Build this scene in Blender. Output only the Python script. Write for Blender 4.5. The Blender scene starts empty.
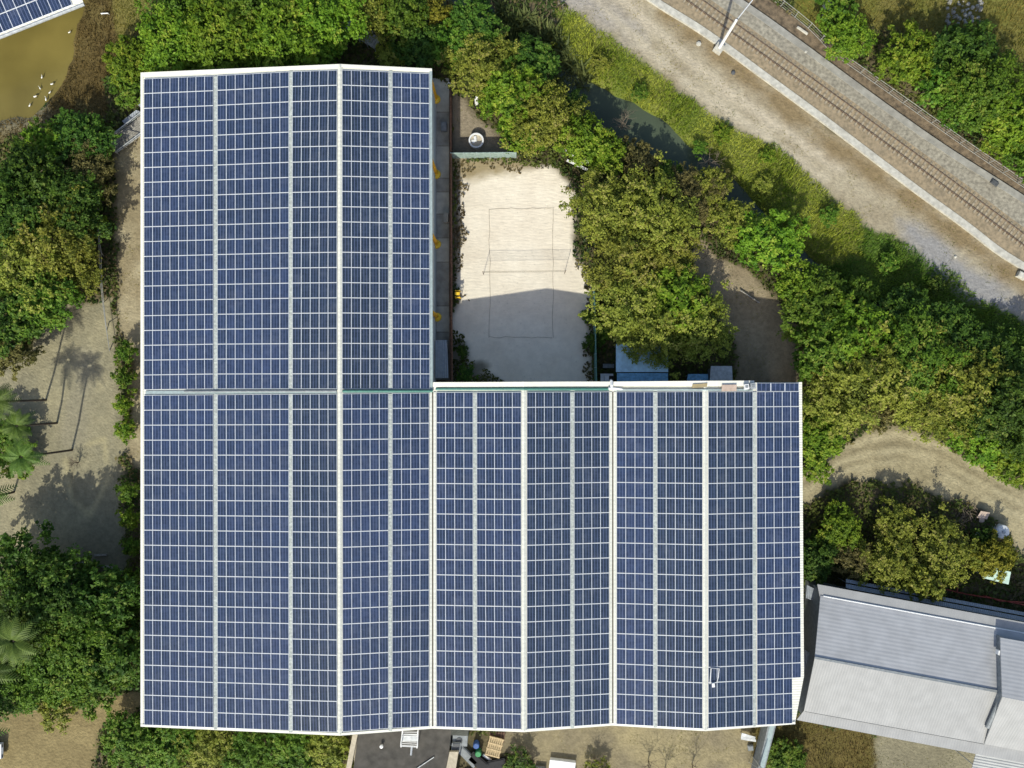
import bpy, math, random
import numpy as np
from mathutils import Vector, Matrix

random.seed(7)
RNG = np.random.default_rng(7)
SC = bpy.context.scene
COL = SC.collection
R = math.radians

# ------------------------------------------------------------------ camera, sky, sun
HC, F = 88.0, 746.0                     # camera height above the ground, focal length in pixels of a 1024 frame
cam_d = bpy.data.cameras.new("camera"); cam = bpy.data.objects.new("camera", cam_d); COL.objects.link(cam)
cam.location = (0, 0, HC); cam.rotation_euler = (0, 0, 0)
cam_d.sensor_width = 36.0; cam_d.lens = 36.0 * F / 1024.0
cam_d.clip_start = 0.5; cam_d.clip_end = 3000
SC.camera = cam

SUN_EL = R(39.5); SHX, SHY = 0.25, 0.968   # shadows fall towards (SHX, SHY)
world = bpy.data.worlds.new("World"); SC.world = world; world.use_nodes = True
wn = world.node_tree.nodes; wl = world.node_tree.links
sky = wn.new("ShaderNodeTexSky"); sky.sky_type = 'NISHITA'; sky.sun_disc = False
sky.sun_elevation = SUN_EL; sky.sun_rotation = R(194.5)
sky.air_density = 1.0; sky.dust_density = 2.0; sky.ozone_density = 1.0
bg = wn["Background"]; bg.inputs[1].default_value = 0.138
wl.new(sky.outputs[0], bg.inputs[0])
sl = bpy.data.lights.new("sun", 'SUN'); sl.energy = 3.7; sl.angle = R(0.6); sl.color = (1.0, 0.98, 0.85)
sun = bpy.data.objects.new("sun", sl); COL.objects.link(sun)
sd = Vector((SHX * math.cos(SUN_EL), SHY * math.cos(SUN_EL), -math.sin(SUN_EL)))
sun.rotation_euler = sd.to_track_quat('-Z', 'Y').to_euler(); sun.location = (-20, -80, 60)
SC.view_settings.view_transform = 'Standard'; SC.view_settings.look = 'None'
SC.view_settings.gamma = 1.0; SC.view_settings.use_curve_mapping = False
SC.view_settings.exposure = 0.34
SC.render.engine = 'CYCLES'
cy = SC.cycles
cy.max_bounces = 6; cy.diffuse_bounces = 3; cy.glossy_bounces = 3; cy.transmission_bounces = 3
cy.caustics_reflective = False; cy.caustics_refractive = False
cy.use_denoising = True

# ------------------------------------------------------------------ helpers
def P(px, py, z=0.0):
    """the point at height z that stands at that place of the aerial survey photo"""
    k = (HC - z) / F
    return Vector(((px - 512.0) * k, (384.0 - py) * k, z))

def nmat(name):
    m = bpy.data.materials.new(name); m.use_nodes = True
    return m, m.node_tree.nodes, m.node_tree.links, m.node_tree.nodes["Principled BSDF"]

def mat(name, col, rough=0.7, metal=0.0, var=0.15, scale=3.0, spec=0.3, bump=0.0, bscale=20.0, col2=None, stripes=None, grime=0.0):
    """plain surface with uneven colour; stripes=(axis, period, depth) are ribs pressed into a sheet"""
    m, n, l, b = nmat(name)
    b.inputs["Roughness"].default_value = rough; b.inputs["Metallic"].default_value = metal
    b.inputs["Specular IOR Level"].default_value = spec
    tc = n.new("ShaderNodeTexCoord")
    nz = n.new("ShaderNodeTexNoise"); nz.inputs["Scale"].default_value = scale; nz.inputs["Detail"].default_value = 6
    l.new(tc.outputs["Object"], nz.inputs["Vector"])
    rp = n.new("ShaderNodeValToRGB")
    c2 = col2 if col2 else tuple(c * (1 - 2 * var) for c in col)
    rp.color_ramp.elements[0].position = 0.3; rp.color_ramp.elements[1].position = 0.7
    rp.color_ramp.elements[0].color = (*c2, 1); rp.color_ramp.elements[1].color = (*(c * (1 + var * .5) for c in col), 1)
    l.new(nz.outputs[0], rp.inputs[0]); out = rp.outputs[0]
    if grime:
        n2 = n.new("ShaderNodeTexNoise"); n2.inputs["Scale"].default_value = 0.35; n2.inputs["Detail"].default_value = 8
        n2.inputs["Roughness"].default_value = 0.7
        l.new(tc.outputs["Object"], n2.inputs["Vector"])
        r2 = n.new("ShaderNodeMapRange"); r2.inputs[1].default_value = .42; r2.inputs[2].default_value = .72
        r2.inputs[3].default_value = 0.0; r2.inputs[4].default_value = grime
        l.new(n2.outputs[0], r2.inputs[0])
        mx = n.new("ShaderNodeMix"); mx.data_type = 'RGBA'
        l.new(r2.outputs[0], mx.inputs[0]); l.new(out, mx.inputs[6]); mx.inputs[7].default_value = (0.16, 0.14, 0.11, 1)
        out = mx.outputs[2]
    hgt = None
    if stripes:
        ax, per, dep = stripes
        sx = n.new("ShaderNodeSeparateXYZ"); l.new(tc.outputs["Object"], sx.inputs[0])
        if isinstance(ax, (tuple, list)):
            dt = n.new("ShaderNodeVectorMath"); dt.operation = 'DOT_PRODUCT'; dt.inputs[1].default_value = ax
            l.new(tc.outputs["Object"], dt.inputs[0]); src = dt.outputs["Value"]
        else:
            src = sx.outputs["XYZ".index(ax)]
        mu = n.new("ShaderNodeMath"); mu.operation = 'MULTIPLY'; mu.inputs[1].default_value = 2 * math.pi / per
        l.new(src, mu.inputs[0])
        sn = n.new("ShaderNodeMath"); sn.operation = 'SINE'; l.new(mu.outputs[0], sn.inputs[0])
        mp = n.new("ShaderNodeMapRange"); mp.inputs[1].default_value = -1; mp.inputs[2].default_value = 1
        l.new(sn.outputs[0], mp.inputs[0]); hgt = mp.outputs[0]
        bp = n.new("ShaderNodeBump"); bp.inputs["Distance"].default_value = dep; bp.inputs["Strength"].default_value = 1
        l.new(hgt, bp.inputs["Height"]); l.new(bp.outputs[0], b.inputs["Normal"])
    elif bump:
        n3 = n.new("ShaderNodeTexNoise"); n3.inputs["Scale"].default_value = bscale; n3.inputs["Detail"].default_value = 5
        l.new(tc.outputs["Object"], n3.inputs["Vector"])
        bp = n.new("ShaderNodeBump"); bp.inputs["Distance"].default_value = bump; bp.inputs["Strength"].default_value = 1
        l.new(n3.outputs[0], bp.inputs["Height"]); l.new(bp.outputs[0], b.inputs["Normal"])
    l.new(out, b.inputs["Base Color"])
    return m

class MB:
    """collects shapes, then links them as one mesh object"""
    def __init__(s): s.v = []; s.f = []
    def add(s, vs, fs):
        k = len(s.v); s.v += [tuple(v) for v in vs]; s.f += [tuple(i + k for i in f) for f in fs]; return s
    def box(s, cx, cy_, cz, sx, sy, sz, rz=0.0):
        c, q = math.cos(rz), math.sin(rz); vs = []
        for dz in (-.5, .5):
            for dx, dy in ((-.5, -.5), (.5, -.5), (.5, .5), (-.5, .5)):
                x, y = dx * sx, dy * sy
                vs.append((cx + x * c - y * q, cy_ + x * q + y * c, cz + dz * sz))
        return s.add(vs, [(3, 2, 1, 0), (4, 5, 6, 7), (0, 1, 5, 4), (1, 2, 6, 5), (2, 3, 7, 6), (3, 0, 4, 7)])
    def slab(s, top, thick):
        """a polygon of 3-D points (counter-clockwise from above) given thickness downwards"""
        n = len(top); vs = [Vector(p) for p in top] + [Vector(p) - Vector((0, 0, thick)) for p in top]
        fs = [tuple(range(n)), tuple(range(2 * n - 1, n - 1, -1))]
        for i in range(n):
            j = (i + 1) % n; fs.append((i, n + i, n + j, j))
        return s.add(vs, fs)
    def tube(s, pts, r, seg=6, r2=None):
        pts = [Vector(p) for p in pts]; n = len(pts); vs = []; fs = []
        for i, p in enumerate(pts):
            d = (pts[min(i + 1, n - 1)] - pts[max(i - 1, 0)]).normalized()
            a = d.cross(Vector((0, 0, 1)) if abs(d.z) < .9 else Vector((1, 0, 0))).normalized(); b = d.cross(a)
            rr = r if r2 is None else r + (r2 - r) * i / max(1, n - 1)
            for k in range(seg):
                t = 2 * math.pi * k / seg; vs.append(p + a * (math.cos(t) * rr) + b * (math.sin(t) * rr))
        for i in range(n - 1):
            for k in range(seg):
                k2 = (k + 1) % seg; fs.append((i * seg + k, i * seg + k2, (i + 1) * seg + k2, (i + 1) * seg + k))
        fs.append(tuple(range(seg - 1, -1, -1))); fs.append(tuple((n - 1) * seg + k for k in range(seg)))
        return s.add(vs, fs)
    def lathe(s, c, prof, seg=20):
        """prof = [(radius, z)] turned about the vertical through c"""
        vs = []; fs = []; n = len(prof)
        for r, z in prof:
            for k in range(seg):
                t = 2 * math.pi * k / seg; vs.append((c[0] + r * math.cos(t), c[1] + r * math.sin(t), c[2] + z))
        for i in range(n - 1):
            for k in range(seg):
                k2 = (k + 1) % seg; fs.append((i * seg + k, i * seg + k2, (i + 1) * seg + k2, (i + 1) * seg + k))
        fs.append(tuple(range(seg - 1, -1, -1))); fs.append(tuple((n - 1) * seg + k for k in range(seg)))
        return s.add(vs, fs)
    def build(s, name, m, parent=None, smooth=False, local=False):
        me = bpy.data.meshes.new(name)
        off = Vector((0, 0, 0))
        if parent is not None and not local: off = parent.matrix_basis.translation.copy() if parent.parent is None else parent.parent.matrix_basis.translation + parent.matrix_basis.translation
        me.from_pydata([tuple(Vector(v) - off) for v in s.v], [], s.f); me.update()
        if smooth:
            for p in me.polygons: p.use_smooth = True
        o = bpy.data.objects.new(name, me); COL.objects.link(o)
        if m is not None: me.materials.append(m)
        if parent is not None: o.parent = parent
        return o

def tag(o, label=None, cat=None, group=None, kind=None):
    if label: o["label"] = label
    if cat: o["category"] = cat
    if group: o["group"] = group
    if kind: o["kind"] = kind
    return o

def thing(name, loc, label, cat, group=None):
    o = bpy.data.objects.new(name, None); COL.objects.link(o); o.location = loc; o.empty_display_size = .3
    return tag(o, label, cat, group)

def structure(o): o["kind"] = "structure"; return o

def fast_mesh(name, V, Q, m, tint=None, parent=None, smooth=False):
    """numpy arrays -> mesh; Q is (n,3) or (n,4); tint = one value per face"""
    me = bpy.data.meshes.new(name)
    k = Q.shape[1]; nf = len(Q)
    me.vertices.add(len(V)); me.vertices.foreach_set("co", V.astype(np.float32).ravel())
    me.loops.add(nf * k); me.loops.foreach_set("vertex_index", Q.astype(np.int32).ravel())
    me.polygons.add(nf); me.polygons.foreach_set("loop_start", np.arange(0, nf * k, k, dtype=np.int32))
    me.update(calc_edges=True)
    if tint is not None:
        a = me.attributes.new("tint", 'FLOAT', 'FACE'); a.data.foreach_set("value", tint.astype(np.float32))
    if smooth: me.polygons.foreach_set("use_smooth", np.ones(nf, dtype=bool))
    if m is not None: me.materials.append(m)
    if name is None: return me
    o = bpy.data.objects.new(name, me); COL.objects.link(o)
    if parent is not None: o.parent = parent
    return o

# value noise on the plane
def vnoise(x, y, scale, seed, octaves=4):
    out = np.zeros_like(x, dtype=float); amp = 1.0; tot = 0
    for o in range(octaves):
        g = np.random.default_rng(seed + o * 17).random((256, 256))
        fx = x / scale; fy = y / scale
        ix = np.floor(fx).astype(int); iy = np.floor(fy).astype(int)
        tx = fx - ix; ty = fy - iy; tx = tx * tx * (3 - 2 * tx); ty = ty * ty * (3 - 2 * ty)
        a = g[ix % 256, iy % 256]; b = g[(ix + 1) % 256, iy % 256]; c = g[ix % 256, (iy + 1) % 256]; d = g[(ix + 1) % 256, (iy + 1) % 256]
        out += amp * ((a * (1 - tx) + b * tx) * (1 - ty) + (c * (1 - tx) + d * tx) * ty); tot += amp
        amp *= .5; scale *= .5
    return out / tot

def poly_sd(x, y, poly):
    """signed distance to a polygon, negative inside"""
    inside = np.zeros(x.shape, bool); d2 = np.full(x.shape, 1e9); n = len(poly)
    for i in range(n):
        ax, ay = poly[i]; bx, by = poly[(i + 1) % n]
        ex, ey = bx - ax, by - ay; L = ex * ex + ey * ey + 1e-9
        t = np.clip(((x - ax) * ex + (y - ay) * ey) / L, 0, 1)
        d2 = np.minimum(d2, (x - ax - t * ex) ** 2 + (y - ay - t * ey) ** 2)
        cr = ((ay > y) != (by > y)) & (x < (bx - ax) * (y - ay) / ((by - ay) + 1e-12) + ax)
        inside ^= cr
    d = np.sqrt(d2); return np.where(inside, -d, d)

def line_d(x, y, pts, wid):
    """distance to a polyline minus its local half width"""
    best = np.full(x.shape, 1e9)
    for i in range(len(pts) - 1):
        ax, ay = pts[i]; bx, by = pts[i + 1]; ex, ey = bx - ax, by - ay; L = ex * ex + ey * ey + 1e-9
        t = np.clip(((x - ax) * ex + (y - ay) * ey) / L, 0, 1)
        best = np.minimum(best, np.hypot(x - ax - t * ex, y - ay - t * ey) - (wid[i] + (wid[i + 1] - wid[i]) * t))
    return best

def wp(pts, z=0.0): return [tuple(P(a, b, z)[:2]) for a, b in pts]

# ------------------------------------------------------------------ materials
M = {}
M['white_sheet'] = mat("white_roof_sheet", (.77, .75, .65), .5, var=.04, scale=1.5, stripes=('Y', .27, .02), grime=.12)
M['white_trim'] = mat("white_trim", (.79, .77, .67), .5, var=.04, grime=.08)
M['cap'] = mat("ridge_cap", (.70, .70, .62), .5, var=.10, scale=8, stripes=('Y', .5, .012), grime=.15)
M['walk'] = mat("walkway_grating", (.45, .48, .45), .6, var=.2, scale=5, stripes=('Y', .42, .012))
M['wall_metal'] = mat("cream_wall_sheet", (.68, .67, .60), .6, var=.06, stripes=('X', .3, .02))
M['dark_seam'] = mat("dark_seam", (.12, .10, .07), .8)
M['green_gutter'] = mat("green_gutter", (.06, .20, .16), .5, var=.2, scale=6)
M['blue_grey_metal'] = mat("blue_grey_metal", (.33, .40, .40), .45, var=.1)
M['galv'] = mat("galvanised_metal", (.46, .48, .49), .45, metal=.3, var=.15)
M['steel_white'] = mat("white_painted_steel", (.75, .75, .74), .4, var=.05)
M['frame'] = mat("aluminium_frame", (.78, .80, .82), .45, var=.05, spec=.5)
M['orange'] = mat("orange_paint", (.88, .42, .02), .5, var=.1)
M['yellow'] = mat("yellow_paint", (.92, .58, .04), .5, var=.1)
M['concrete'] = mat("concrete", (.34, .33, .29), .9, var=.18, scale=1.2, bump=.01, grime=.35)
M['concrete_light'] = mat("pale_concrete", (.54, .52, .45), .9, var=.15, scale=2.2, bump=.01, grime=.3)
M['slab_a'] = mat("alley_slab_light", (.62, .61, .52), .9, var=.15, scale=1.0, bump=.01, grime=.25)
M['slab_b'] = mat("alley_slab_dark", (.45, .44, .38), .9, var=.2, scale=1.0, bump=.01, grime=.25)
M['rust_wall'] = mat("rusty_brown", (.13, .075, .05), .85, var=.3, scale=4)
M['grey_sheet'] = mat("grey_corrugated", (.30, .33, .37), .5, var=.08, stripes=('X', .24, .05), grime=.2)
M['teal'] = mat("teal_mesh", (.13, .27, .23), .7, var=.2, scale=5)
M['pale_teal'] = mat("pale_teal_sheet", (.26, .34, .31), .7, var=.2, scale=3)
M['blue_tarp'] = mat("blue_tarp", (.52, .74, .86), .55, var=.12, scale=2.0, bump=.05, bscale=2.5)
M['blue_tarp_dark'] = mat("dark_blue_tarp", (.20, .42, .62), .5, var=.2, scale=3.0, bump=.06, bscale=3)
M['pale_green'] = mat("pale_green_sheet", (.45, .60, .52), .6, var=.08, grime=.2)
M['dark_roof'] = mat("dark_roofing_felt", (.075, .070, .062), .9, var=.2, scale=1.2, bump=.01, grime=.25)
M['beige'] = mat("beige_render", (.50, .44, .33), .85, var=.12, grime=.25)
M['wood'] = mat("pale_wood", (.55, .42, .24), .8, var=.2, scale=6)
M['old_wood'] = mat("weathered_wood", (.34, .32, .28), .85, var=.25, scale=5)
M['brown_card'] = mat("cardboard", (.36, .29, .16), .9, var=.1)
M['pink_card'] = mat("pinkish_board", (.52, .40, .32), .9, var=.1)
M['black'] = mat("black_rubber", (.02, .02, .022), .7)
M['dark_grey'] = mat("dark_grey", (.09, .095, .10), .6)
M['mid_grey'] = mat("mid_grey", (.24, .26, .27), .6, var=.15)
M['blue_plastic'] = mat("blue_plastic", (.05, .12, .34), .45)
M['green_plastic'] = mat("green_plastic", (.05, .28, .10), .45)
M['red_paint'] = mat("red_paint", (.34, .06, .04), .55, var=.2)
M['rail'] = mat("rusty_rail", (.12, .075, .042), .5, metal=.4, var=.3, scale=5)
M['rail_head'] = mat("worn_rail_head", (.20, .145, .105), .5, metal=.2, var=.25)
M['sleeper'] = mat("concrete_sleeper", (.36, .305, .22), .9, var=.35, scale=2.5)
M['ballast'] = mat("brown_ballast", (.32, .25, .16), .95, var=.25, scale=2.5, bump=.03, bscale=14, col2=(.19, .155, .10), grime=.3)
M['grey_gravel'] = mat("grey_gravel", (.35, .32, .25), .95, var=.25, scale=2.6, bump=.05, bscale=9, grime=.35)
M['rust_gravel'] = mat("rusty_gravel", (.20, .15, .095), .95, var=.35, scale=2, bump=.06, bscale=9, col2=(.08, .062, .042))
M['bark'] = mat("bark", (.16, .125, .09), .9, var=.25, scale=9, bump=.02)
M['bark_dark'] = mat("dark_bark", (.07, .055, .04), .9, var=.25, scale=9, bump=.02)
M['twig'] = mat("dry_twigs", (.20, .16, .115), .9, var=.25)
M['wire'] = mat("grey_wire", (.34, .34, .31), .6)
M['rope'] = mat("dark_line_rope", (.30, .26, .20), .8)
M['glass_dark'] = mat("dark_glass", (.03, .035, .04), .12, spec=.5, var=.02)
M['car_white'] = mat("white_car_paint", (.80, .80, .80), .25, var=.02, spec=.5)
M['bird'] = mat("white_feathers", (.80, .79, .74), .8, var=.04)

def corr(name, col, direction, per, dep, grime):
    return mat(name, col, .5, var=.06, scale=.8, stripes=(direction, per, dep), grime=grime, spec=.35)

def panel_mat(name, ca, cb):
    m, n, l, b = nmat(name)
    uv = n.new("ShaderNodeUVMap"); uv.uv_map = "UVMap"
    sx = n.new("ShaderNodeSeparateXYZ"); l.new(uv.outputs[0], sx.inputs[0])
    def grid(sock, k, w):
        a = n.new("ShaderNodeMath"); a.operation = 'MULTIPLY'; a.inputs[1].default_value = k; l.new(sock, a.inputs[0])
        f = n.new("ShaderNodeMath"); f.operation = 'FRACT'; l.new(a.outputs[0], f.inputs[0])
        c = n.new("ShaderNodeMath"); c.operation = 'SUBTRACT'; c.inputs[1].default_value = .5; l.new(f.outputs[0], c.inputs[0])
        d = n.new("ShaderNodeMath"); d.operation = 'ABSOLUTE'; l.new(c.outputs[0], d.inputs[0])
        e = n.new("ShaderNodeMath"); e.operation = 'GREATER_THAN'; e.inputs[1].default_value = .5 - w; l.new(d.outputs[0], e.inputs[0])
        return e.outputs[0]
    gx = grid(sx.outputs[0], 3, .09); gy = grid(sx.outputs[1], 10, .03)
    mx = n.new("ShaderNodeMath"); mx.operation = 'MAXIMUM'; l.new(gx, mx.inputs[0]); l.new(gy, mx.inputs[1])
    oi = n.new("ShaderNodeObjectInfo"); geo = n.new("ShaderNodeNewGeometry")
    at = n.new("ShaderNodeAttribute"); at.attribute_name = "tint"
    ad = n.new("ShaderNodeMath"); ad.operation = 'ADD'; l.new(oi.outputs["Random"], ad.inputs[0]); l.new(at.outputs["Fac"], ad.inputs[1])
    fr = n.new("ShaderNodeMath"); fr.operation = 'FRACT'; l.new(ad.outputs[0], fr.inputs[0])
    nz = n.new("ShaderNodeTexNoise"); nz.inputs["Scale"].default_value = .07; nz.inputs["Detail"].default_value = 3  # broad tone drift, partly sky reflection and haze put into the cell colour
    l.new(geo.outputs["Position"], nz.inputs["Vector"])
    nm = n.new("ShaderNodeMapRange"); nm.inputs[1].default_value = .35; nm.inputs[2].default_value = .65
    l.new(nz.outputs[0], nm.inputs[0])
    av = n.new("ShaderNodeMath"); av.operation = 'MULTIPLY_ADD'; av.inputs[1].default_value = .55
    l.new(fr.outputs[0], av.inputs[0])
    hm = n.new("ShaderNodeMath"); hm.operation = 'MULTIPLY'; hm.inputs[1].default_value = .55
    l.new(nm.outputs[0], hm.inputs[0]); l.new(hm.outputs[0], av.inputs[2])
    rp = n.new("ShaderNodeValToRGB")
    rp.color_ramp.elements[0].color = (*ca, 1); rp.color_ramp.elements[1].color = (*cb, 1)
    l.new(av.outputs[0], rp.inputs[0])
    cn = n.new("ShaderNodeTexNoise"); cn.inputs["Scale"].default_value = 2.2; cn.inputs["Detail"].default_value = 4
    l.new(geo.outputs["Position"], cn.inputs["Vector"])
    cm = n.new("ShaderNodeMapRange"); cm.inputs[1].default_value = .3; cm.inputs[2].default_value = .7; cm.inputs[3].default_value = .72; cm.inputs[4].default_value = 1.3
    l.new(cn.outputs[0], cm.inputs[0])
    mm = n.new("ShaderNodeMix"); mm.data_type = 'RGBA'; mm.blend_type = 'MULTIPLY'; mm.inputs[0].default_value = 1
    l.new(rp.outputs[0], mm.inputs[6]); l.new(cm.outputs[0], mm.inputs[7])
    m2 = n.new("ShaderNodeMix"); m2.data_type = 'RGBA'; l.new(mx.outputs[0], m2.inputs[0])
    l.new(mm.outputs[2], m2.inputs[6]); m2.inputs[7].default_value = (.095, .12, .215, 1)
    dn = n.new("ShaderNodeTexNoise"); dn.inputs["Scale"].default_value = .55; dn.inputs["Detail"].default_value = 7; dn.inputs["Roughness"].default_value = .68
    l.new(geo.outputs["Position"], dn.inputs["Vector"])
    dm = n.new("ShaderNodeMapRange"); dm.inputs[1].default_value = .50; dm.inputs[2].default_value = .80; dm.inputs[4].default_value = .22
    l.new(dn.outputs[0], dm.inputs[0])
    m3 = n.new("ShaderNodeMix"); m3.data_type = 'RGBA'; l.new(dm.outputs[0], m3.inputs[0]); l.new(m2.outputs[2], m3.inputs[6]); m3.inputs[7].default_value = (.17, .18, .20, 1)
    l.new(m3.outputs[2], b.inputs["Base Color"])
    b.inputs["Roughness"].default_value = .16; b.inputs["Specular IOR Level"].default_value = .5
    return m
M['cells'] = panel_mat('solar_cells_navy', (.016, .028, .050), (.025, .041, .088))
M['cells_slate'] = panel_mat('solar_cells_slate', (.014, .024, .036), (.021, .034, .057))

def leaf_mat(name, c1, c2, trans=.34, rough=.6, c3=None):
    m, n, l, b = nmat(name)
    at = n.new("ShaderNodeAttribute"); at.attribute_name = "tint"
    rp = n.new("ShaderNodeValToRGB"); rp.color_ramp.elements[0].color = (*c1, 1); rp.color_ramp.elements[1].color = (*c2, 1)
    if c3:
        rp.color_ramp.elements[1].position = .72; e = rp.color_ramp.elements.new(.97); e.color = (*c3, 1)
    l.new(at.outputs["Fac"], rp.inputs[0])
    oi = n.new("ShaderNodeObjectInfo")
    hs = n.new("ShaderNodeHueSaturation"); hr = n.new('ShaderNodeMapRange'); hr.inputs[3].default_value = .478; hr.inputs[4].default_value = .503; l.new(oi.outputs['Random'], hr.inputs[0]); l.new(hr.outputs[0], hs.inputs['Hue'])
    mr = n.new("ShaderNodeMapRange"); mr.inputs[3].default_value = .85; mr.inputs[4].default_value = 1.15
    l.new(oi.outputs["Random"], mr.inputs[0]); l.new(mr.outputs[0], hs.inputs["Value"])
    l.new(rp.outputs[0], hs.inputs["Color"])
    b.inputs["Roughness"].default_value = rough; b.inputs["Specular IOR Level"].default_value = .25
    l.new(hs.outputs[0], b.inputs["Base Color"])
    tr = n.new("ShaderNodeBsdfTranslucent"); l.new(hs.outputs[0], tr.inputs[0])
    ms = n.new("ShaderNodeMixShader"); ms.inputs[0].default_value = trans
    l.new(b.outputs[0], ms.inputs[1]); l.new(tr.outputs[0], ms.inputs[2])
    l.new(ms.outputs[0], n["Material Output"].inputs[0])
    return m
LEAF = {
 'bright': leaf_mat("bright_leaves", (.058, .148, .009), (.19, .32, .022), c3=(.33, .38, .05)),
 'mid': leaf_mat("green_leaves", (.036, .105, .009), (.135, .25, .022), c3=(.24, .29, .05)),
 'dark': leaf_mat("dark_leaves", (.024, .070, .010), (.085, .175, .018), c3=(.17, .23, .04)),
 'olive': leaf_mat("olive_leaves", (.085, .122, .014), (.29, .335, .045), c3=(.34, .32, .09)),
 'dry': leaf_mat("dry_leaves", (.085, .088, .024), (.24, .225, .065)),
 'yellow': leaf_mat("yellow_leaves", (.16, .19, .015), (.34, .34, .04)),
 'palm': leaf_mat("palm_leaves", (.028, .075, .010), (.10, .17, .024), trans=.12),
}
M['undergrowth'] = leaf_mat("undergrowth_leaves", (.035, .065, .012), (.125, .150, .030))
M['undergrowth_dry'] = leaf_mat("dry_undergrowth", (.08, .065, .028), (.19, .16, .06))
M['bank_grass'] = leaf_mat("bank_grass", (.13, .215, .016), (.37, .41, .055))
M['meadow_grass'] = leaf_mat("meadow_grass", (.10, .12, .015), (.27, .22, .05))
M['brown_grass'] = leaf_mat("brown_weeds", (.075, .06, .018), (.19, .145, .04))
M['lush_grass'] = leaf_mat("lush_grass", (.055, .135, .011), (.18, .28, .030))
M['reeds'] = leaf_mat("reeds", (.05, .09, .025), (.15, .19, .06))

# ------------------------------------------------------------------ the ground: one continuous sheet of terrain, split where its surface changes
CANAL = [(430, -30), (500, 20), (545, 58), (585, 92), (625, 117), (665, 142), (700, 164), (735, 194), (770, 232), (805, 266), (850, 300), (910, 340), (1080, 450)]
CANAL_W = [7, 7, 8, 12, 16, 15, 10, 7, 7, 8, 8, 8, 8]
CANAL_P = wp(CANAL); CANAL_WM = [w * HC / F for w in CANAL_W]
POND = wp([(-90, -60), (92, -60), (86, 8), (76, 24), (71, 58), (64, 78), (52, 94), (40, 106), (30, 116), (0, 124), (-90, 130)])

def ground_z(x, y):
    j = (vnoise(x, y, 3.0, 5, 3) - .5) * 1.6
    dc = line_d(x, y, CANAL_P, CANAL_WM) + j
    z = -1.5 * (1 - np.clip((dc + 1.0) / 2.2, 0, 1)) ** 1
    dp = poly_sd(x, y, POND) + j * .8
    z = np.minimum(z, -0.9 * (1 - np.clip((dp + 1.6) / 2.4, 0, 1)))
    return z

ZONES = [  # name, polygon, colour, second colour, edge roughness
 ("canal_bank", [(556, 12), (585, 2), (612, 18), (652, 44), (684, 72), (717, 100), (757, 120), (787, 133), (812, 156), (847, 191), (892, 220), (927, 240), (962, 256), (1000, 285), (1080, 345), (1080, 470), (900, 360), (850, 320), (790, 275), (740, 225), (700, 180), (640, 140), (590, 110), (560, 75)], (.095, .13, .022), (.15, .16, .035), 1.6),
 ("lush_bank", [(860, 260), (868, 225), (895, 232), (915, 240), (945, 252), (985, 280), (1080, 345), (1080, 470), (900, 360), (850, 320), (800, 276), (820, 268)], (.05, .085, .016), (.08, .11, .02), 1.8),
 ("dirt_road", [(520, -60), (640, -60), (665, 2), (722, 44), (770, 82), (870, 157), (970, 229), (1090, 315), (1090, 362), (985, 301), (950, 268), (915, 251), (880, 231), (835, 202), (800, 167), (775, 144), (745, 131), (705, 111), (672, 83), (640, 55), (600, 29), (568, 8)], (.375, .325, .23), (.27, .225, .15), 1.0),
 ("sand_court", [(457, 160), (500, 163), (545, 168), (570, 185), (577, 215), (574, 240), (582, 265), (590, 300), (594, 400), (450, 400), (456, 300), (456, 200)], (.73, .66, .54), (.66, .585, .47), .9),
 ("yard", [(-60, 372), (25, 352), (50, 322), (70, 298), (92, 300), (110, 300), (118, 400), (120, 470), (128, 572), (60, 572), (-60, 560)], (.315, .28, .175), (.225, .205, .135), 1.5),
 ("yard", [(-80, 715), (30, 700), (60, 702), (110, 700), (135, 695), (145, 700), (130, 715), (100, 730), (95, 800), (-80, 800)], (.27, .215, .105), (.21, .165, .08), 1.5),
 ("passage", [(116, 130), (150, 125), (150, 340), (150, 470), (132, 470), (134, 380), (122, 330), (118, 230)], (.38, .33, .215), (.26, .215, .13), .8),
 ("dirt_track", [(800, 488), (815, 470), (835, 455), (866, 434), (895, 429), (925, 436), (955, 452), (985, 476), (1020, 484), (1090, 490), (1090, 600), (1015, 545), (992, 515), (960, 503), (930, 490), (893, 480), (850, 484), (800, 505)], (.36, .31, .19), (.26, .22, .13), 1.2),
 ("footpath", [(690, 235), (715, 250), (745, 268), (780, 300), (795, 330), (800, 400), (735, 400), (738, 350), (728, 320), (712, 300), (690, 275)], (.31, .255, .165), (.22, .175, .11), 1.2),
 ("clearing", [(500, 715), (800, 715), (765, 800), (555, 800), (530, 760), (505, 752)], (.29, .245, .14), (.20, .17, .11), 1.0),
 ("clearing", [(876, 728), (1000, 745), (1000, 800), (868, 800), (872, 760)], (.27, .245, .16), (.20, .18, .12), .8),
 ("lawn", [(760, 715), (873, 725), (870, 765), (860, 800), (755, 800)], (.135, .105, .035), (.10, .085, .025), 1.6),
 ("meadow", [(770, -60), (1090, -60), (1090, 190), (1010, 120), (1000, 60), (900, 30), (800, 25)], (.17, .15, .045), (.14, .15, .03), 1.6),
 ("clearing", [(450, 92), (466, 100), (484, 122), (512, 146), (520, 160), (450, 160)], (.27, .225, .16), (.20, .165, .11), .8),
 ("pond_bank", [(78, -60), (150, -60), (145, 30), (128, 60), (108, 85), (104, 115), (60, 118), (35, 128), (0, 140), (-80, 140), (-80, 124), (0, 122), (35, 112), (60, 84), (70, 60), (72, 20)], (.11, .08, .03), (.16, .13, .05), 1.2),
 ("meadow", [(112, -60), (152, -60), (150, 5), (138, 32), (120, 48), (112, 24)], (.19, .165, .05), (.15, .15, .045), .8),
]
GX0, GX1, GY0, GY1, GS = -80.0, 80.0, -62.0, 62.0, 0.32
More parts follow.
